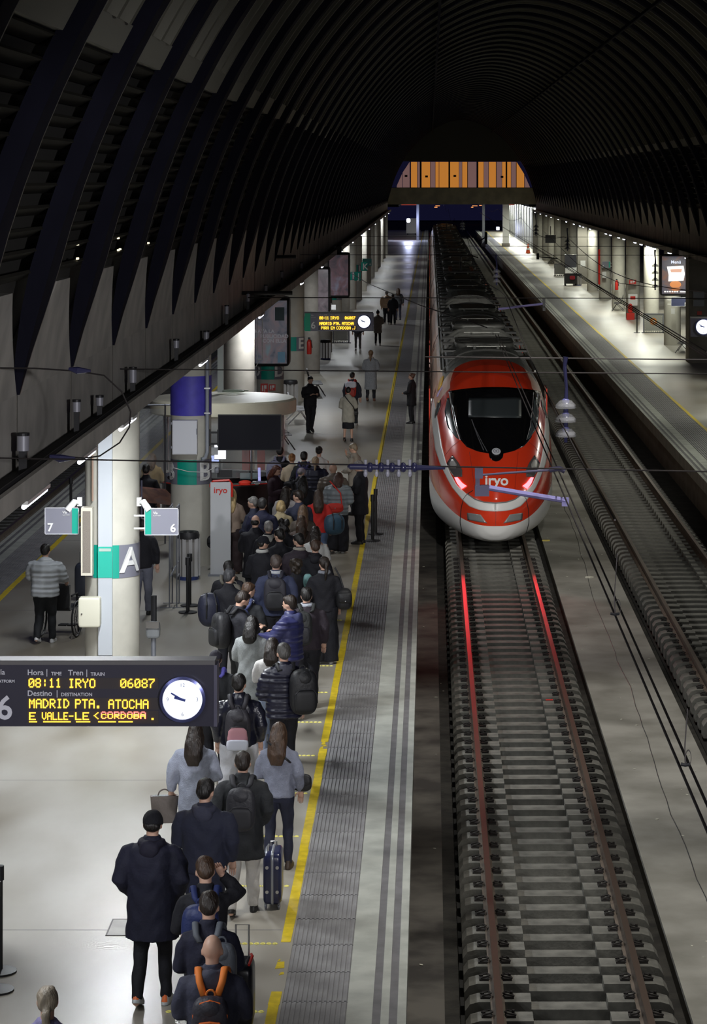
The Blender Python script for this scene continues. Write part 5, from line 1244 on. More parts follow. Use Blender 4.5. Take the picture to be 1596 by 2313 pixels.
ARMS = {  # elbow, wrist, hand direction for the right arm (x is mirrored for the left)
 'down': ((.255,-.03,1.15), (.262,.05,.91), (.02,.15,-1)), 'relax': ((.26,-.05,1.15), (.25,.09,.93), (-.05,.3,-1)),
 'pocket': ((.262,-.07,1.15), (.205,.09,.98), (-.4,.4,-.8)), 'phone': ((.24,.03,1.13), (.10,.27,1.19), (-.35,.6,.35)),
 'front': ((.25,.03,1.12), (.11,.24,1.06), (-.7,.5,0)), 'bag': ((.275,-.02,1.16), (.30,.03,.93), (0,.1,-1)),
 'head': ((.31,.16,1.40), (.145,.12,1.57), (-.35,-.3,.85)), 'push': ((.27,.10,1.16), (.25,.36,1.08), (0,.7,-.6)),
 'strap': ((.26,.06,1.18), (.14,.15,1.36), (-.5,.1,.8)), 'reach': ((.25,.14,1.17), (.16,.40,1.16), (-.1,1,.05)), 'lift': ((.29,.13,1.30), (.10,.25,1.47), (-.4,.1,.8))}
def person(label, x, y, H, yaw, hair, hc, top, tc, leg, lc, arms=('down','down'), lean=0, hyaw=0, htilt=10, build=1.0, shoe=(.02,.02,.02), skin=0, step=0.0, vox=None, extra=None, z=0, scarf=None, hood=None, sole=None, cap=None, beard=None, group=None):
    k = H/1.75; D = y; vox = vox or (.0145 if D < 35 else .019 if D < 60 else .026)
    root = thing('person', label, 'person', (x, y, z), math.radians(yaw), group)
    sk = SKIND if skin else SKIN; B = build; r = random.Random(int(x*1000+y*77))
    f = lambda p: (p[0]*k, p[1]*k, p[2]*k)
    def bendv(co):    # lean forward from the hips, turn and nod the head
        co = np.array(co, float)
        if lean:
            z0 = .93*k; t = np.clip((co[:,2]-z0)/(.30*k), 0, 1); a = -math.radians(lean)*(t*t*(3-2*t))
            dy, dz = co[:,1], co[:,2]-z0; c, s = np.cos(a), np.sin(a); ny = dy*c-dz*s; nz = dy*s+dz*c; m = co[:,2] > z0
            co[:,1] = np.where(m, ny, co[:,1]); co[:,2] = np.where(m, nz+z0, co[:,2])
        return co
    def headv(co):
        co = np.array(co, float); z0 = 1.53*k; a = math.radians(hyaw); b = -math.radians(htilt)
        t = np.clip((co[:,2]-(1.47*k))/(.07*k), 0, 1)*(np.abs(co[:,0]) < .17*k)
        X, Y, Z = co[:,0], co[:,1], co[:,2]-z0
        y1 = Y*np.cos(b*t)-Z*np.sin(b*t); z1 = Y*np.sin(b*t)+Z*np.cos(b*t)
        x2 = X*np.cos(a*t)-y1*np.sin(a*t); y2 = X*np.sin(a*t)+y1*np.cos(a*t)
        return np.stack([x2, y2, z1+z0], -1)
    def apply(mb, head=False):
        co = np.array(mb.v)
        if head: co = headv(co)
        mb.v = [tuple(v) for v in bendv(co)]; return mb
    # legs
    hips = []
    for s in (-1, 1):
        st = step*s; hip = V3((s*.092, 0, .90)); kn = V3((s*.10, .02+st*.14+abs(step)*.03, .49)); an = V3((s*.108, -.02+st*.26-(.05 if st < 0 else 0), .085+(.04 if st < 0 else 0)))
        hips.append((s, hip, kn, an))
    sh = .185*B
    # body: one continuous skin
    b = MB()
    b.loft([f((0,0,.84))[:2]+(.84*k,.15*k*B,.10*k*B)]+[(0, yy*k, zz*k, rx*k*B, ry*k*B) for yy, zz, rx, ry in ((0,.93,.165,.112),(0,1.06,.142,.098),(-.005,1.2,.158,.105),(-.01,1.32,.178,.108),(-.012,1.40,.172,.095),(-.01,1.46,.11,.07))], 18)
    b.tube([f((0,-.012,1.42)), f((0,-.005,1.50)), f((0,.008,1.58))], [.068*k,.056*k,.056*k], 12)
    hd = MB()
    hd.ball(f((0,.0,1.648)), (.078*k,.098*k,.103*k), 20, 14); hd.ball(f((0,.030,1.592)), (.058*k,.064*k,.062*k), 16, 10); hd.ball(f((0,.055,1.562)), (.032*k,.032*k,.026*k), 10, 8)
    hd.ball(f((0,.107,1.612)), (.014*k,.020*k,.022*k), 8, 6); hd.ball(f((0,.088,1.572)), (.026*k,.014*k,.012*k), 8, 6)
    for s in (-1, 1): hd.ball(f((s*.080,-.005,1.618)), (.012*k,.022*k,.033*k), 8, 6); hd.ball(f((s*.034,.085,1.65)), (.022*k,.016*k,.012*k), 8, 6)
    apply(hd, True); 
    for s, hip, kn, an in hips:
        b.tube([f(hip+V3((0,0,.04))), f(hip-V3((0,0,.05))), f(hip.lerp(kn,.55)), f(kn), f(kn.lerp(an,.35)), f(an)], [.085*k*B,.088*k*B,.068*k*B,.054*k,.052*k,.036*k], 12)
        b.tube([f(an), f(an+V3((0,-.03,-.045))), f(an+V3((0,.06,-.045))), f(an+V3((s*.008,.15,-.058)))], [.036*k,.034*k,.034*k,.024*k], 10)
    hm = MB(); armj = []
    for s, nm in ((-1, arms[0]), (1, arms[1])):
        e, w, d = ARMS[nm]; e = V3((s*(e[0]+(B-1)*.12), e[1], e[2])); w = V3((s*(w[0]+(B-1)*.08), w[1], w[2])); d = V3((s*d[0], d[1], d[2])); so = V3((s*sh, -.01, 1.40))
        armj.append((s, so, e, w)); b.tube([f(so), f(so.lerp(e,.5)), f(e), f(e.lerp(w,.4)), f(w), f(w+d.normalized()*.02)], [.050*k*B,.046*k,.038*k,.037*k,.026*k,.026*k], 10)
        hand(hm, f(w), d, -s, .65 if nm in ('phone','bag','strap','push') else .4, k)
    apply(b); b.add(hd.v, hd.f); apply(hm)
    queue('body', b, vox, [sk], root, extra=hm)
    seed = r.uniform(0, 50)
    def folds(amp, fr=16):
        def post(co, nr):
            n = (np.sin(co[:,0]*fr+seed+2.1*np.sin(co[:,2]*9+seed))*np.sin(co[:,2]*fr*.9+co[:,1]*11+seed*1.7)+.5*np.sin(co[:,2]*31+3*np.sin(co[:,0]*17+seed)))
            return co+nr*(n*amp)[:,None]
        return post
    def quilt(co, nr):
        n = -np.abs(np.sin(co[:,2]*math.pi/.058))**3
        n = 1-np.abs(np.cos(co[:,2]*math.pi/.066))**6
        return co+nr*(n*(.013 if max(tc) < .15 else .007)+.004*np.sin(co[:,0]*40+seed))[:,None]
    # trousers or skirt
    if leg != 'none':
        tr = MB(); wide = {'slim': .010, 'straight': .022, 'wide': .045, 'skirt': .02}[leg]; ty = .10
        tr.loft([(0,0,.82*k,.155*k*B,.112*k*B),(0,0,.93*k,.178*k*B,.125*k*B),(0,0,1.03*k,.160*k*B,.115*k*B),(0,0,1.05*k,.15*k*B,.105*k*B)], 16)
        if leg == 'skirt': tr = MB(); tr.loft([(0,.02*k,.42*k,.20*k,.15*k),(0,.01*k,.6*k,.19*k,.14*k),(0,0,.93*k,.178*k,.125*k),(0,0,1.04*k,.15*k,.11*k)], 16)
        else:
            for s, hip, kn, an in hips:
                lo = an.z-.02 if leg != 'wide' else max(.035, an.z-.05); a2 = V3((an.x, an.y, lo)); w3 = wide*(1.9 if leg == 'wide' else 1.0)
                tr.tube([f(hip+V3((0,0,.03))), f(hip-V3((0,0,.08))), f(hip.lerp(kn,.55)), f(kn), f(kn.lerp(a2,.5)), f(a2)], [(.085+wide)*k*B,(.086+wide)*k*B,(.070+wide)*k*B,(.056+w3)*k,(.052+w3)*k,(.040+w3)*k], 12)
        apply(tr); queue('skirt' if leg == 'skirt' else 'trousers', tr, vox, [cloth(lc)], root, folds(.0055))
    # shoes
    for s, hip, kn, an in hips:
        m = MB(); a = an; m.loft([(0,0,0,.045,.135,2.6),(0,0,.03,.047,.137,2.6),(0,-.02,.065,.040,.10,2.4),(0,-.06,.10,.036,.05,2.2)], 12)
        o = m.build('shoe', [mat('shoe_%02d%02d%02d' % tuple(int(q*100) for q in shoe), shoe, .45)], root, smooth=50); o.location = f((a.x, a.y+.06, a.z-.08)); o.scale = (k, k, k)
        if a.z > .1: o.rotation_euler = (-.35, 0, 0)
        if sole: o.data.materials.append(sole); [setattr(p, 'material_index', 1) for p in o.data.polygons if p.center.y < -.10 and p.center.z > .02]
    # upper garment
    kinds = {'jacket': (.86,.026,'plain'), 'puffer': (.84,.046,'puffer'), 'leather': (.90,.03,'leather'), 'coat': (.62,.034,'plain'), 'longcoat': (.40,.036,'knit'), 'sweater': (.88,.022,'knit'), 'top': (.93,.012,'plain'), 'lpuffer': (.60,.05,'puffer')}
    hem, th, ck = kinds[top]; g = MB()
    secs = [(0,0,hem*k,(.165+th+.02*(hem < .7))*k*B,(.112+th+.015)*k*B)]
    if hem < .8: secs.append((0,0,(hem+.9)/2*k,(.172+th)*k*B,(.12+th)*k*B))
    for yy, zz, rx, ry in ((0,.95,.168,.116),(0,1.08,.154,.106),(-.005,1.2,.164,.11),(-.01,1.31,.180,.112),(-.012,1.385,.166,.102),(-.01,1.43,.132,.088),(-.01,1.465,.098,.076),(-.008,1.50,.070,.066)):
        if zz > hem+.03: secs.append((0, yy*k, zz*k, (rx+th*(1 if zz < 1.45 else .4))*k*B, (ry+th*(1 if zz < 1.45 else .4))*k*B))
    g.loft(secs, 20)
    for s, so, e, w in armj:
        w2 = w+(e-w)*.04; g.tube([f(so+V3((-s*.06,0,.0))), f(so+V3((-s*.012,0,-.022))), f(so.lerp(e,.5)), f(e), f(e.lerp(w2,.5)), f(w2)], [(.034+th*.7)*k*B,(.049+th*.85)*k*B,(.049+th)*k*B,(.043+th)*k,(.039+th*.9)*k,(.031+th*.6)*k], 12)
    if ck in ('plain', 'puffer', 'leather') and top != 'top': g.tube([f((0,-.01,1.46)), f((0,-.005,1.535))], [.082*k,.078*k], 12)
    apply(g); queue({'jacket':'jacket','puffer':'padded_jacket','leather':'leather_jacket','coat':'coat','longcoat':'coat','sweater':'sweater','top':'shirt','lpuffer':'padded_coat'}[top], g, vox, [cloth(tc, ck)], root, quilt if ck == 'puffer' and D < 62 else folds(.006))
    if hood:
        m = MB(); m.torus(f((0,-.045,1.475)), .088*k, .042*k, 'z', 16, 8); m.ball(f((0,-.135,1.44)), (.10*k,.055*k,.085*k), 12, 8); apply(m); queue('hood', m, vox, [cloth(hood)], root, folds(.005, 24))
    if scarf:
        m = MB(); m.torus(f((0,.0,1.50)), .078*k, .036*k, 'z', 16, 8); apply(m); queue('collar', m, vox, [cloth(scarf, 'knit')], root, folds(.004, 24))
    # hair
    m = MB(); hx = lambda c, r_: m.ball(f(c), tuple(q*k for q in r_), 18, 12)
    def back(r0, zlow, w=.085):
        w *= 1.34; r0 *= 1.15   # hair falling down the back
        m.tube([f((0,-.05,1.66)), f((0,-.075,1.58)), f((0,-.095,1.50)), f((0,-.125,(1.5+zlow)/2)), f((0,-.135,zlow))], [r0*k,(r0+.014)*k,w*.98*k,w*1.0*k,w*.60*k], 12, flat=((0,1,0), .62))
    if cap:
        m.ball(f((0,-.002,1.672)), (.090*k,.107*k,.088*k), 18, 12); m.loft([(0,-.002*k,1.63*k,.091*k,.109*k),(0,-.002*k,1.68*k,.091*k,.109*k)], 18)
        if cap[1] == 'peak': m.tube([f((0,.06,1.655)), f((0,.17,1.645))], [.07*k,.055*k], 10, flat=((0,0,1), .2))
        if cap[1] == 'pom': m.ball(f((0,-.01,1.775)), .035*k, 10, 8)
        apply(m, True); queue('hat', m, max(.013, vox*.9), [cloth(cap[0], 'knit')], root, folds(.002, 50)); m = MB()
        if hair == 'short': hair = 'fringe'
    if hair in ('short', 'long', 'bob', 'bun', 'pony', 'curly', 'mid', 'lowpony'):
        hx((0,-.018,1.668), (.090,.098,.094)); hx((0,-.052,1.635), (.080,.062,.085))
        hx((0,.045,1.712), (.066,.050,.040))
    if hair == 'fringe': hx((0,-.045,1.62), (.082,.065,.060))
    if hair == 'short': m.ball(f((0,-.02,1.695)), (.086*k,.09*k,.075*k), 14, 8)
    if hair == 'long': back(.075, 1.27, .088); [m.tube([f((s*.062,-.01,1.68)), f((s*.082,-.01,1.58)), f((s*.078,-.05,1.46))], [.03*k,.032*k,.03*k], 8) for s in (-1, 1)]
    if hair == 'mid': back(.078, 1.36, .085); [m.tube([f((s*.064,-.005,1.68)), f((s*.085,.0,1.60)), f((s*.08,-.03,1.50))], [.03*k,.034*k,.028*k], 8) for s in (-1, 1)]
    if hair == 'bob': hx((0,-.03,1.60), (.105,.095,.095)); [m.ball(f((s*.075,.01,1.60)), (.036*k,.06*k,.085*k), 10, 8) for s in (-1, 1)]
    if hair == 'curly': [m.ball(f((r.uniform(-.09,.09), r.uniform(-.12,.02), r.uniform(1.50,1.75))), r.uniform(.035,.055)*k, 8, 6) for _ in range(26)]
    if hair == 'bun': m.ball(f((0,-.11,1.70)), .046*k, 12, 8)
    if hair == 'pony': m.tube([f((0,-.10,1.68)), f((0,-.145,1.64)), f((0,-.155,1.50)), f((0,-.14,1.36))], [.026*k,.036*k,.032*k,.012*k], 10)
    if hair == 'lowpony': m.tube([f((0,-.09,1.60)), f((0,-.13,1.56)), f((0,-.15,1.46)), f((0,-.14,1.34))], [.03*k,.04*k,.036*k,.015*k], 10)
    if m.v: apply(m, True); queue('hair', m, max(.012, vox*.85), [hairm(hc)], root, folds(.0025, 60))
    if beard:
        m = MB(); m.ball(f((0,.045,1.560)), (.058*k,.060*k,.040*k), 12, 8); m.ball(f((0,.085,1.553)), (.034*k,.022*k,.028*k), 10, 6); apply(m, True); queue('beard', m, .012, [hairm(hc)], root, folds(.002, 60))
    if abs((yaw+hyaw+180) % 360-180) > 45:
        for s in (-1, 1):
            m = MB(); m.ball(f((s*.032,.097,1.632)), (.012*k,.007*k,.007*k), 8, 6); apply(m, True); m.build('eye', EYEM, root, smooth='all'); m = MB(); m.ball(f((s*.034,.098,1.658)), (.021*k,.007*k,.004*k), 8, 4); apply(m, True); m.build('eyebrow', hairm(hc), root)
        m = MB(); m.ball(f((0,.102,1.574)), (.022*k,.006*k,.006*k), 8, 4); apply(m, True); m.build('lips', mat('lips', (.35,.12,.10), .4), root)
    return root
def off(root, H, lx, ly, lz):     # point in a person's frame
    a = root.rotation_euler.z; return V3((root.location.x+lx*math.cos(a)-ly*math.sin(a), root.location.y+lx*math.sin(a)+ly*math.cos(a), root.location.z+lz))
def backpack(root, H, label, c, w=.32, h=.46, d=.19, pocket=None, strap=None, low=0.0, trim=None, dy=.0, lean=0, strapw=.03, cat='backpack', bottle=None, dx=0, sheen=.55):
    k = H/1.75; p = off(root, H, dx, -(.165+dy+d/2)*k-math.sin(math.radians(lean))*-.28, (1.20-low)*k)
    t = thing('backpack', label, cat, p, root.rotation_euler.z); t.rotation_euler.x = -math.radians(lean)
    m = mat('pack_%02d_%02d_%02d' % tuple(int(q*100) for q in c), c, sheen, bump=.3, bscale=30)
    q = MB(); q.rbox((0,0,0), (w,d,h), 3.4, 24, 14); q.ball((0,-.01,h*.30), (w*.42,d*.5,h*.22), 16, 10); q.build('main_bag', m, t, smooth='all')
    pm = mat('pack_%02d_%02d_%02d' % tuple(int(z*100) for z in (pocket or tuple(v*.75 for v in c))), pocket or tuple(v*.75 for v in c), .6)
    q = MB(); q.rbox((0,-d*.48,-h*.17), (w*.80,d*.40,h*.50), 4, 20, 10); q.build('front_pocket', pm, t, smooth='all')
    zp = mat('zip_dark', (.03,.03,.035), .4) if not trim else mat('trim_%02d_%02d' % (int(trim[0]*100), int(trim[1]*100)), trim, .5)
    MB().tube([(-w*.36,-d*.56,-h*.30),(-w*.38,-d*.60,.0),(-w*.25,-d*.60,h*.09),(0,-d*.62,h*.11),(w*.25,-d*.60,h*.09),(w*.38,-d*.60,0),(w*.36,-d*.56,-h*.30)], .006 if not trim else .009, 6).build('zip', zp, t)
    MB().tube([(-w*.40,-d*.28,-h*.1),(-w*.44,-d*.30,h*.2),(-w*.25,-d*.33,h*.42),(0,-d*.35,h*.47),(w*.25,-d*.33,h*.42),(w*.44,-d*.30,h*.2),(w*.40,-d*.28,-h*.1)], .005 if not trim else .008, 6).build('zip', zp, t)
    sm = mat('strap_%02d_%02d_%02d' % tuple(int(z*100) for z in (strap or c)), strap or c, .7)
    y0 = d/2; g = (.165+dy)*k
    for s in (-1, 1):
        MB().tube([(s*.055-dx,y0-.01,h*.46),(s*.09-dx,y0+.02*k,.245*k+low*k),(s*.105-dx,y0+g*.55,.325*k+low*k),(s*.115-dx,y0+g*1.2,.285*k+low*k),(s*.125-dx,y0+g*1.85,.14*k+low*k),(s*.15-dx,y0+g*1.8,-.02)], strapw, 8, flat=((0,.5,.86), .35)).build('strap', sm, t, smooth='all')
    MB().torus((0,y0*.6,h*.50), .035, .009, 'y', 12, 5).build('top_handle', sm, t)
    if bottle: MB().lathe([(.035,-.16),(.035,.04),(.02,.07),(.02,.10)], (-w*.5,-.02,-h*.05), 14).build('water_bottle', mat('bottle_blue', bottle, .2), t, smooth=40)
    return t
def bag(p, rz, label, c, size, kind='tote', cat='bag', strap=None, rough=.6):
    t = thing({'tote':'tote_bag','duffel':'duffel_bag','shoulder':'shoulder_bag','hand':'handbag'}[kind], label, cat, p, rz); w, d, h = size
    m = mat('bag_%02d_%02d_%02d' % tuple(int(q*100) for q in c), c, rough, bump=.3, bscale=25); q = MB()
    if kind == 'tote':
        q.loft([(0,0,-h/2,w*.40,d*.5,5),(0,0,0,w*.46,d*.5,5),(0,0,h/2,w*.5,d*.42,5)], 20); q.build('body', m, t, smooth=40); MB().torus((0,0,h/2), w*.22, .009, 'y', 16, 6, (0, math.pi)).build('handle', m, t); MB().box(-w*.42,w*.42,-d*.3,d*.3,h/2-.005,h/2+.003).build('opening', BLACK, t)
    elif kind == 'duffel':
        q.rbox((0,0,0), (w,d,h), 2.6, 26, 16); q.build('body', m, t, smooth='all'); MB().tube([(-w*.4,-d*.1,h*.44),(0,-d*.05,h*.5),(w*.4,-d*.1,h*.44)], .008, 6).build('zip', mat('zip_grey', (.3,.3,.33), .4), t)
        for s in (-1, 1): MB().tube([(s*w*.22,-d*.46,-h*.2),(s*w*.22,-d*.50,h*.2),(s*w*.16,-d*.2,h*.52)], .014, 6).build('webbing', BLACK, t)
    else:
        q.rbox((0,0,0), (w,d,h), 3, 22, 12); q.build('body', m, t, smooth='all'); MB().rbox((0,-d*.35,h*.12), (w*.9,d*.5,h*.5), 4, 18, 8).build('flap', m, t, smooth='all'); MB().ball((0,-d*.6,-.02*h), .012, 8, 6).build('buckle', STEEL, t)
    if strap: MB().tube(strap, .014, 8, flat=((0,1,0),.5)).build('strap', m, t)
    return t
def hp(px, hy, H):   # where somebody of height H stands whose head top is seen at this pixel
    p = at(px, hy, H); return p.x, p.y
DN, CH_, BLK, GRN, NV, GRY = (.02,.025,.055), (.04,.042,.048), (.012,.012,.014), (.022,.026,.02), (.016,.018,.045), (.30,.31,.33)
PLACED = []
def P(label, px, hy, H, yaw, hair, hc, top, tc, leg='straight', lc=BLK, **kw):
    x, y = hp(px, hy, H); best = None
    for q in sorted([i*.06 for i in range(-14, 15)], key=abs):      # slide along the line of sight until nobody is in the way
        k = (y+q)/y
        if all(math.hypot(x*k-a, y*k-b) > .47 for a, b in PLACED): best = k; break
    if best: x, y = x*best, y*best
    PLACED.append((x, y)); return person(label, x, y, H, yaw, hair, hc, top, tc, leg, lc, **kw), H
# --- the head of the queue nearest the camera
r1, H1 = P('bald man with an orange-trimmed backpack at the bottom of the photo', 479, 2114, 1.75, 2, 'bald', HB, 'jacket', (.035,.037,.065), lc=BLK, arms=('front','front'), build=1.12, htilt=16, hood=(.05,.052,.08))
backpack(r1, H1, 'dark backpack with bright orange piping worn by the bald man', (.03,.028,.04), .30, .44, .17, trim=(.85,.16,.02), strap=(.75,.20,.03), low=.06, dy=.05)
r2, H2 = P('man with short dark hair and a black jacket standing right behind the bald man', 471, 2018, 1.75, 0, 'short', HDB, 'jacket', (.018,.019,.035), lc=(.03,.035,.05), arms=('front','phone'), htilt=22)
backpack(r2, H2, 'black and grey backpack slung to the right on the man before the bald man', (.10,.11,.13), .26, .42, .17, pocket=(.07,.08,.10), dx=.13, dy=.02)
r3, H3 = P('man holding his right hand to his head, wearing a blue backpack', 464, 1939, 1.75, 4, 'short', HBR, 'jacket', (.02,.02,.022), lc=(.02,.02,.02), arms=('front','head'), htilt=24, hyaw=6)
backpack(r3, H3, 'deep blue backpack of the man with his hand to his head', (.018,.03,.12), .34, .52, .2, pocket=(.015,.025,.10), dy=.02, low=.04, dx=-.04)
r4, H4 = P('tall man in a black cap and long navy coat standing apart from the queue', 344, 1832, 1.84, -6, 'short', HB, 'coat', (.014,.014,.032), 'slim', BLK, arms=('pocket','pocket'), build=1.14, shoe=(.55,.57,.58), sole=mat('shoe_orange', (.75,.16,.04), .5), cap=((.008,.008,.01), ''), step=.35, htilt=10, hood=(.02,.018,.03))
r5, H5 = P('broad man in a dark navy hooded jacket in front of the olive-jacketed man', 462, 1762, 1.77, -4, 'short', HB, 'jacket', (.02,.02,.045), lc=(.03,.032,.045), arms=('front','relax'), build=1.22, htilt=14, hyaw=-18, hood=(.03,.03,.06))
r6, H6 = P('man in a dark olive jacket with a black backpack, cream trousers and black shoes', 548, 1700, 1.72, 0, 'short', HDB, 'coat', (.030,.034,.026), 'straight', (.55,.53,.50), arms=('pocket','pocket'), build=1.1, htilt=8, step=.55)
backpack(r6, H6, 'flat black backpack on the olive-jacketed man', (.022,.022,.028), .31, .46, .15, dy=.03)
r7, H7 = P('woman with long brown hair and a grey-blue sweater beside the blue suitcase', 629, 1633, 1.66, -8, 'long', HBR, 'sweater', (.21,.225,.29), 'slim', (.025,.03,.05), arms=('front','relax'), htilt=12, step=.3, shoe=(.06,.04,.03))
bag(off(r7, H7, .26, .06, .98), r7.rotation_euler.z, 'dark small shoulder bag of the woman in the grey-blue sweater', BLK, (.22,.09,.2), 'shoulder', strap=[(0,0,.1),(-.14,-.19,.30),(-.36,-.21,.50),(-.38,-.1,.55)])
r8, H8 = P('woman with long dark hair in a pale blue-grey coat below the departure display', 441, 1634, 1.66, -6, 'long', HDB, 'longcoat', (.32,.345,.43), 'slim', BLK, arms=('bag','front'), htilt=10)
bag(off(r8, H8, -.36, .02, .68), r8.rotation_euler.z+.2, 'brown-grey tote bag hanging from the hand of the woman in the pale coat', (.11,.09,.08), (.32,.12,.30), 'tote')
r9, H9 = P('young man in a black leather jacket and pale wide trousers', 539, 1524, 1.77, 2, 'short', HB, 'leather', (.025,.026,.030), 'wide', (.60,.60,.64), arms=('relax','relax'), build=1.1, htilt=8, hyaw=-14, step=.2, shoe=(.5,.5,.5))
bp = backpack(r9, H9, 'black, pink and white backpack on the young man in leather', (.03,.028,.035), .31, .48, .17, pocket=(.62,.30,.34), strap=(.03,.028,.035), dy=.02, low=.05)
MB().rbox((0,-.135,-.165),(.27,.05,.13),5,16,8).build('white_panel', mat('pack_white', (.68,.70,.80), .6), bp, smooth='all')
r10, H10 = P('man in a quilted black padded jacket carrying a large black backpack', 641, 1455, 1.8, 14, 'short', (.08,.075,.07), 'puffer', (.022,.022,.032), 'slim', BLK, arms=('front','relax'), build=1.06, htilt=12, step=.5, hood=(.05,.05,.07))
backpack(r10, H10, 'large black backpack bulging to the right of the quilted black jacket', BLK, .36, .58, .26, dx=.20, dy=.0)
r11, H11 = P('dark-haired woman in a white scarf half hidden by the quilted black jacket', 614, 1441, 1.62, -4, 'mid', HDB, 'jacket', (.62,.60,.58), 'straight', (.35,.42,.58), arms=('phone','phone'), htilt=22, scarf=(.7,.68,.66))
r12, H12 = P('black-haired woman in a long light grey coat', 568, 1392, 1.66, -12, 'mid', HB, 'longcoat', (.27,.285,.285), 'slim', BLK, arms=('front','phone'), htilt=16)
bag(off(r12, H12, .25, .12, .95), 0, 'small black handbag at the side of the woman in the grey coat', BLK, (.2,.09,.22), 'hand')
r13, H13 = P('person in a dark knitted hat and black jacket half behind the departure display', 487, 1470, 1.66, 4, 'fringe', HDB, 'jacket', (.025,.022,.028), lc=BLK, arms=('pocket','pocket'), cap=((.03,.025,.028), ''), build=1.05)
backpack(r13, H13, 'violet-blue backpack beside the edge of the departure display', (.09,.08,.36), .22, .44, .14, dx=-.10, dy=-.02)
r14, H14 = P('bearded man with glasses in profile, looking down, with a round black backpack', 540, 1335, 1.77, -62, 'short', HDB, 'jacket', (.022,.023,.024), lc=(.03,.03,.032), arms=('phone','phone'), htilt=30, beard=1, build=1.05)
backpack(r14, H14, 'round black backpack with a blue bottle in its side pocket', BLK, .33, .52, .24, bottle=(.02,.04,.35), dy=.0)
gl = thing('glasses', 'thin glasses on the bearded man looking down', 'glasses', off(r14, H14, 0, .215, 1.605), r14.rotation_euler.z); [MB().torus((s*.033,0,0), .022, .003, 'y', 12, 4).build('lens_ring', STEEL, gl) for s in (-1, 1)]
r15, H15 = P('dark-haired man in a black jacket with his head turned right, behind the bearded man', 558, 1317, 1.77, -18, 'short', HBR, 'jacket', (.03,.032,.038), lc=(.02,.03,.08), arms=('front','front'), hyaw=-38, htilt=12, z=0)
backpack(r15, H15, 'blue backpack top showing above the grey-coated woman', (.05,.065,.16), .26, .42, .16)
r16, H16 = P('bearded man in a quilted navy jacket facing left in profile', 655, 1346, 1.78, 66, 'short', HDB, 'puffer', (.028,.03,.10), 'straight', (.03,.03,.07), arms=('reach','phone'), htilt=4, beard=1, step=.2, hood=(.04,.045,.12))
r17, H17 = P('dark-haired man in a brown jacket with a white collar and a black backpack', 692, 1328, 1.77, 4, 'short', HB, 'jacket', (.055,.038,.036), 'straight', BLK, arms=('relax','relax'), scarf=(.42,.44,.5), build=1.12)
backpack(r17, H17, 'worn black backpack on the man in the brown jacket', (.028,.030,.030), .32, .50, .19, dx=-.08)
r18, H18 = P('man in a black jacket beside a bulging navy holdall', 517, 1286, 1.75, -14, 'short', (.045,.045,.05), 'jacket', (.015,.015,.018), lc=BLK, arms=('bag','front'), hyaw=-20)
bag(off(r18, H18, -.30, -.06, 1.12), .25, 'bulging navy holdall carried at the left edge of the queue', (.014,.016,.035), (.36,.42,.52), 'duffel')
r19, H19 = P('broad man in a navy jacket with a pale hood collar', 623, 1255, 1.84, 0, 'short', (.06,.042,.035), 'jacket', (.03,.038,.085), lc=BLK, arms=('relax','relax'), build=1.16, scarf=(.45,.46,.48))
backpack(r19, H19, 'flat dark backpack covering the back of the broad man in navy', (.02,.02,.032), .36, .52, .13)
r20, H20 = P('woman with curly brown hair next to a white and turquoise bag', 668, 1264, 1.62, -4, 'curly', (.035,.025,.018), 'jacket', (.015,.018,.014), lc=BLK, arms=('front','front'))
bag(off(r20, H20, .20, -.06, 1.26), .1, 'white and turquoise bag over the shoulder of the curly-haired woman', (.16,.32,.32), (.15,.1,.28), 'shoulder')
r21, H21 = P('woman with a long dark ponytail and wide black trousers beside the yellow line', 732, 1258, 1.72, 8, 'pony', (.02,.013,.012), 'jacket', BLK, 'wide', (.012,.012,.013), arms=('front','relax'), hyaw=14, scarf=(.25,.26,.30), build=1.06, shoe=(.4,.4,.4))
bag(off(r21, H21, .31, -.08, 1.05), .15, 'large black shoulder bag hanging over the yellow line', BLK, (.26,.36,.34), 'shoulder', strap=[(0,0,.15),(-.06,.02,.35),(-.14,.05,.50)])
r22, H22 = P('person in black with a pale headphone, behind the navy holdall', 516, 1268, 1.7, -6, 'short', HB, 'jacket', BLK, lc=BLK, arms=('front','front'), build=1.05)
backpack(r22, H22, 'grey-brown backpack between the holdall and the black coats', (.13,.12,.10), .26, .42, .15, dx=.13)
# --- the dense middle of the queue
P('man in a black cap turned right, with a white fur collar', 592, 1211, 1.76, -8, 'short', HB, 'jacket', BLK, lc=BLK, cap=((.012,.012,.014), 'peak'), hyaw=-45, scarf=(.5,.5,.48), arms=('front','front'))
P('short-haired man in black looking left, left of the sheepskin collar', 632, 1195, 1.74, 10, 'short', HB, 'jacket', BLK, lc=BLK, hyaw=40, arms=('front','front'))
P('bearded man in a dark jacket with a pale sheepskin collar', 676, 1206, 1.77, 2, 'short', HB, 'jacket', (.04,.036,.036), lc=BLK, hyaw=52, beard=1, scarf=(.33,.31,.27), build=1.12, arms=('front','front'))
P('short-haired man in a black hooded top beside the yellow line', 712, 1220, 1.72, 0, 'short', (.07,.042,.028), 'jacket', BLK, lc=BLK, hood=(.014,.014,.016), hyaw=10, arms=('front','relax'))
P('dark-haired woman in a white top behind the man in the black hooded top', 712, 1189, 1.63, 0, 'mid', HDB, 'top', (.62,.62,.60), lc=BLK, arms=('front','front'))
P('woman with long brown hair and a pink collar in the middle of the crowd', 681, 1165, 1.64, 0, 'long', HBR, 'jacket', (.10,.07,.06), lc=BLK, scarf=(.55,.42,.45), arms=('front','front'))
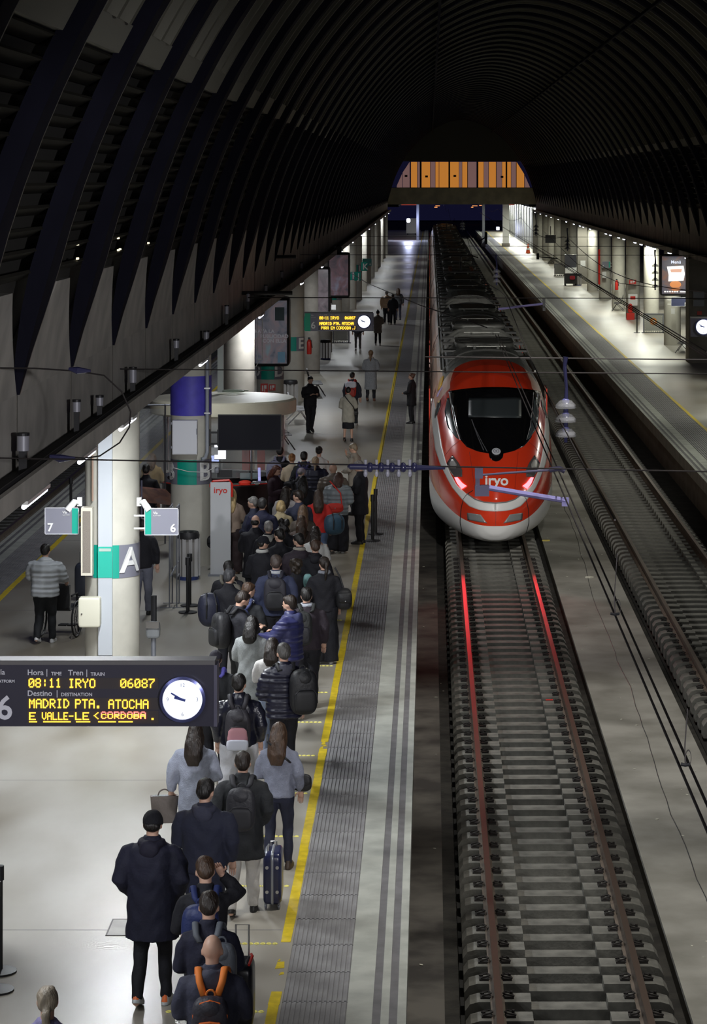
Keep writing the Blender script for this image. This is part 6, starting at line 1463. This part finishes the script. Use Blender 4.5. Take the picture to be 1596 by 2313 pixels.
P('woman with long light-brown hair and a brown jacket in the middle of the crowd', 684, 1141, 1.66, 0, 'long', HLB, 'jacket', (.09,.07,.055), lc=BLK, arms=('front','front'))
P('curly dark-haired woman in black left of the long-haired women', 640, 1173, 1.62, 4, 'curly', HB, 'jacket', BLK, lc=BLK, arms=('front','front'))
P('balding man in a dark coat at the left side of the crowd', 576, 1164, 1.74, -10, 'fringe', HB, 'coat', (.018,.018,.022), lc=BLK, build=1.1, arms=('front','relax'))
P('grey-haired person in a black coat with a cream fur hood', 606, 1175, 1.68, 0, 'short', (.24,.22,.21), 'jacket', BLK, lc=BLK, hood=(.42,.41,.38), arms=('front','front'))
P('blonde woman with bobbed hair in a beige jacket', 634, 1131, 1.62, 2, 'bob', HBL, 'jacket', (.42,.34,.20), lc=BLK, arms=('front','front'))
P('short-haired man in a navy coat next to the old man in profile', 592, 1126, 1.76, -4, 'short', (.03,.028,.028), 'jacket', NV, lc=BLK, build=1.12, arms=('front','front'))
P('old grey-haired man in profile facing left by the beige-jacketed blonde', 573, 1123, 1.72, 55, 'short', HGR, 'jacket', (.03,.035,.05), lc=BLK, arms=('front','front'), hyaw=20)
P('man in profile with short hair and a navy jacket facing left', 675, 1109, 1.76, 30, 'short', HDB, 'jacket', (.035,.04,.075), lc=BLK, hyaw=40, build=1.08, arms=('front','front'))
P('woman with long dark hair and a white jacket near the kiosk counter', 645, 1099, 1.62, -8, 'long', HDB, 'jacket', (.50,.47,.47), lc=BLK, arms=('front','front'))
rr, Hr = P('woman with long brown hair and a red top beside the blue shoulder bag', 719, 1106, 1.66, 2, 'long', (.05,.028,.018), 'jacket', (.55,.02,.015), 'straight', (.09,.14,.26), arms=('front','relax'), shoe=(.3,.3,.3))
bag(off(rr, Hr, .31, -.05, .98), .5, 'large blue-green denim bag on the right of the queue', (.035,.085,.135), (.42,.34,.42), 'duffel')
rb, Hb_ = P('long blonde-haired woman in a beige jacket standing by the white totem board', 523, 1104, 1.68, -8, 'long', HBL, 'jacket', (.30,.22,.17), 'wide', (.05,.025,.018), arms=('bag','front'), shoe=(.2,.12,.08))
bag(off(rb, Hb_, -.36, 0, .62), 0, 'black handbag low in the hand of the blonde in beige', BLK, (.28,.16,.26), 'hand'); bag(off(rb, Hb_, -.24, -.1, 1.12), 0, 'dark shawl-like bag on the shoulder of the blonde in beige', BLK, (.12,.16,.5), 'shoulder')
t = thing('suitcase', 'pale blue upright suitcase right of the beige-jacketed blonde', 'suitcase', (off(rb, Hb_, .42, .1, 0))); MB().rbox((0,0,.36),(.22,.36,.6),6,20,12).build('shell', mat('case_blue', (.16,.22,.28), .35), t, smooth='all'); MB().tube([(0,.1,.6),(0,.1,.95),(0,-.1,.95),(0,-.1,.6)], .01, 6).build('handle', STEEL, t); b = MB(); [b.ball((x,y,.035),.035,8,6) for x in (-.07,.07) for y in (-.13,.13)]; b.build('wheel', BLACK, t)
rg, Hg = P('woman in a pale grey padded jacket bending over a red bag', 762, 1066, 1.70, -6, 'mid', (.07,.03,.02), 'puffer', (.22,.25,.27), 'wide', BLK, arms=('front','front'), htilt=34, lean=9, build=1.1, step=.25, shoe=(.4,.4,.4))
bag(off(rg, Hg, -.02, -.26, .98), .1, 'red and black bag strapped below the pale grey jacket', (.62,.03,.02), (.36,.14,.20), 'shoulder', strap=[(.15,0,.05),(.12,.03,.3),(-.1,.1,.55)])
P('bald man in a beige quilted jacket', 752, 1046, 1.76, 4, 'bald', HB, 'puffer', (.19,.155,.125), lc=BLK, build=1.12, htilt=6, arms=('front','front'))
rc, Hc = P('grey-haired man in a long black coat facing left by the queue posts', 813, 1041, 1.78, 78, 'short', (.22,.20,.19), 'coat', (.012,.011,.014), 'straight', BLK, arms=('phone','front'), htilt=16, build=1.08, z=0)
P('older woman with short fair hair and a beige coat in profile facing left', 800, 1002, 1.66, 70, 'short', (.24,.19,.13), 'coat', (.26,.23,.19), lc=(.08,.08,.09), arms=('front','lift'), htilt=16, group=None)
P('woman with a black hair bun and white top behind the crowd', 720, 1008, 1.66, 0, 'bun', HB, 'top', (.58,.55,.53), lc=BLK, arms=('front','front'))
rp_, Hp_ = P('black-haired person with a purple-blue backpack at the back of the crowd', 686, 1021, 1.70, 0, 'short', HB, 'jacket', (.02,.02,.03), lc=BLK); backpack(rp_, Hp_, 'purple-blue backpack at the back of the crowd', (.045,.04,.12), .34, .44, .17)
P('fair-haired woman in a dark grey jacket at the back of the crowd', 712, 1029, 1.64, 0, 'pony', (.38,.28,.18), 'puffer', (.045,.045,.055), lc=BLK, build=1.1)
P('woman with a ginger bun and a cream top', 659, 1026, 1.62, -4, 'bun', HGI, 'top', (.55,.45,.33), lc=BLK, arms=('front','front'))
rl, Hl = P('person in black whose head is hidden behind the television, wearing a lilac backpack', 632, 1010, 1.68, 0, 'short', HB, 'jacket', BLK, lc=BLK); backpack(rl, Hl, 'lilac-grey backpack just below the corner of the black television', (.25,.25,.36), .36, .46, .18, dx=-.12)
P('auburn-haired woman in a maroon jacket looking down at her hands, facing the crowd', 621, 1051, 1.66, -118, 'mid', (.10,.028,.015), 'jacket', (.045,.012,.018), lc=BLK, arms=('phone','phone'), htilt=18)
rk, Hk = P('person bending in a lilac knitted hat with a black rucksack', 670, 1056, 1.58, -40, 'fringe', HGR, 'jacket', (.05,.05,.06), lc=BLK, cap=((.42,.36,.42), ''), lean=12, arms=('front','front')); backpack(rk, Hk, 'black rucksack on the person in the lilac hat', (.03,.03,.035), .32, .44, .18)
P('dark-haired woman in a black coat in front of the lilac hat', 684, 1075, 1.64, 2, 'long', HB, 'coat', BLK, lc=BLK, arms=('front','front'))
# --- scattered further along the platform
P('man in a black jacket standing with legs apart beside the pale bench', 700, 850, 1.74, -150, 'short', HB, 'jacket', BLK, 'straight', BLK, arms=('phone','phone'), build=1.12, step=.3, htilt=12)
rx, Hx = P('woman in a beige coat and black skirt walking away', 786, 875, 1.62, -4, 'short', HB, 'coat', (.42,.40,.34), 'skirt', BLK, arms=('front','front'), step=.3)
bag(off(rx, Hx, .2, .05, .85), 0, 'black cross-body bag of the woman in the beige coat', BLK, (.2,.1,.16), 'shoulder', strap=[(0,-.02,.05),(-.04,-.22,.2),(-.22,-.24,.42),(-.32,-.15,.55)])
ry, Hy = P('person in a dark jacket walking with a red and white backpack', 795, 841, 1.70, -8, 'short', HB, 'jacket', (.035,.04,.045), 'straight', (.02,.022,.03), step=.5, shoe=(.3,.3,.3), htilt=14); bq_ = backpack(ry, Hy, 'red and white backpack of the walking person in dark clothes', (.45,.03,.02), .34, .48, .18, pocket=(.40,.03,.02)); MB().rbox((0,-.02,.16),(.36,.2,.2),4,18,10).build('white_top', mat('pack_white', (.68,.70,.80), .6), bq_, smooth='all')
P('woman in a white knitted hat and long grey cardigan walking away', 837, 791, 1.80, -4, 'lowpony', (.20,.12,.06), 'longcoat', (.24,.25,.27), 'slim', BLK, cap=((.75,.74,.72), ''), scarf=(.55,.5,.45), step=.35, shoe=(.12,.05,.03), arms=('front','front'))
P('woman conductor in a black dress coat standing on the platform edge by the train', 929, 843, 1.62, 72, 'bun', (.10,.05,.03), 'coat', (.012,.011,.012), 'slim', (.03,.025,.024), arms=('front','front'), htilt=2); 
P('person in a beige jacket and black trousers among the far passengers', 873, 657, 1.80, 0, 'short', HGR, 'puffer', (.42,.27,.16), 'straight', BLK, shoe=(.6,.6,.6), build=1.15)
P('person in black carrying a bag beside the far beige jacket', 887, 664, 1.66, 0, 'short', HB, 'jacket', BLK, 'straight', BLK)
P('tall person in grey and dark trousers, farthest of the group by the yellow line', 899, 651, 1.78, 0, 'mid', HBR, 'jacket', (.07,.075,.085), 'slim', (.03,.035,.06))
P('person in a grey-beige coat and a dark hat just right of the far display', 853, 701, 1.66, 0, 'short', HB, 'coat', (.16,.14,.12), 'slim', BLK, cap=(BLK, 'pom'), shoe=(.5,.5,.5), arms=('front','front'))
P('person whose legs show below the far departure display', 808, 712, 1.62, 0, 'short', HB, 'jacket', (.05,.05,.05), 'slim', (.06,.05,.05), shoe=(.5,.5,.5), step=.2)
rw, Hw = P('person in a pale grey padded jacket pushing a wheelchair', 102, 1230, 1.66, -8, 'short', HB, 'puffer', (.40,.42,.44), 'straight', (.02,.022,.026), arms=('push','push'), shoe=(.7,.7,.7), step=.35, build=1.2)
P('woman with a silver-blonde ponytail and lilac top cut off at the bottom edge', 107, 2229, 1.66, 4, 'lowpony', (.30,.25,.19), 'sweater', (.20,.18,.34), 'slim', BLK, arms=('front','front'), htilt=4)
P('fair-haired person in a gold jacket behind the leaflet board', 343, 1024, 1.66, -10, 'mid', HLB, 'jacket', (.40,.28,.12), lc=BLK, arms=('front','front'))
P('person in black standing behind the lettered A column, left of the leaflet board', 330, 1050, 1.72, 0, 'short', HB, 'coat', BLK, lc=NV)
P('person in a black jacket and grey trousers just right of the lettered A column', 322, 1172, 1.72, 0, 'short', HB, 'jacket', (.02,.02,.025), 'straight', (.16,.17,.22))
# wheelchair
t = thing('wheelchair', 'empty-backed black wheelchair pushed by the person in pale grey', 'wheelchair', off(rw, Hw, .06, .62, 0), rw.rotation_euler.z)
for s in (-1, 1):
    w = MB(); w.torus((s*.31,0,.31), .295, .016, 'x', 28, 6); w.torus((s*.345,0,.31), .25, .007, 'x', 24, 5); w.lathe([(.03,-.03),(.03,.03)], (0,0,0), 8) if False else None
    for i in range(10): a = math.pi*2*i/10; w.tube([(s*.31,0,.31),(s*.31,.29*math.cos(a),.31+.29*math.sin(a))], .003, 4)
    w.build('wheel', BLACK, t); MB().torus((s*.24,.42,.09), .075, .016, 'x', 14, 5).build('caster', BLACK, t)
    MB().tube([(s*.25,-.30,.94),(s*.25,-.2,.92),(s*.25,-.18,.5),(s*.25,.36,.48),(s*.25,.42,.18)], .013, 6).build('frame', STEEL, t); MB().tube([(s*.26,-.15,.72),(s*.26,.2,.72),(s*.26,.2,.5)], .018, 6).build('armrest', BLACK, t)
    MB().box(s*.08-.07,s*.08+.07,.45,.62,.1,.12).build('footrest', BLACK, t)
MB().box(-.24,.24,-.17,.34,.47,.52).build('seat', BLACK, t); MB().rbox((0,-.19,.72),(.5,.04,.44),6,14,10).build('backrest', BLACK, t)
# luggage on the floor
t = thing('suitcase', 'dark blue ribbed suitcase with a silver zip standing by the yellow line', 'suitcase', at(617, 2044)); sc_ = mat('suitcase_blue', (.018,.022,.07), .3, coat=.3)
MB().rbox((0,.0,.33),(.205,.44,.56),7,24,14).build('shell', sc_, t, smooth='all'); MB().rbox((0,0,.33),(.035,.452,.572),8,20,14).build('zip_band', mat('zip_silver', (.36,.38,.42), .3, .5), t, smooth='all')
for x in (-.055,.055):
    for z in (.20,.46): o = MB().lathe([(.018,0),(.018,.012)], n=12).build('stud', STEEL, t, loc=(x,-.218,z)); o.rotation_euler = (math.pi/2,0,0)
b = MB()
for x in (-.07,.07):
    for y in (-.16,.16): b.tube([(x,y,.02),(x,y,.07)], .016, 8); b.torus((x,y,.025), .02, .012, 'x', 10, 5)
b.build('wheel', GREY, t); b = MB(); b.tube([(-.03,.1,.6),(-.03,.1,.66),(.03,.1,.66),(.03,.1,.6)], .01, 6); b.tube([(-.05,-.1,.6),(-.05,-.06,.64),(-.05,.04,.64),(-.05,.08,.6)], .012, 6); b.build('handle', STEEL, t)
t = thing('suitcase', 'dark suitcase half hidden left of the lettered A column', 'suitcase', at(186, 1352)); MB().rbox((0,0,.36),(.26,.4,.6),6,20,12).build('shell', mat('case_dark', (.03,.035,.05), .3), t, smooth='all'); MB().tube([(-.06,.1,.6),(-.06,.1,.85),(.06,.1,.85),(.06,.1,.6)], .01, 6).build('handle', STEEL, t)
t = thing('suitcase', 'dark red and black suitcase peeping out right of the bald man', 'suitcase', at(545, 2330)); MB().rbox((0,0,.36),(.24,.4,.6),6,20,12).build('shell', BLK and mat('case_black2', (.015,.015,.02), .3), t, smooth='all'); MB().tube([(.08,-.16,.66),(.1,0,.69),(.08,.16,.66)], .014, 6).build('red_piping', RED, t); MB().tube([(-.06,.1,.6),(-.06,.1,.95),(.06,.1,.95),(.06,.1,.6)], .01, 6).build('handle', STEEL, t)
finish_queue()
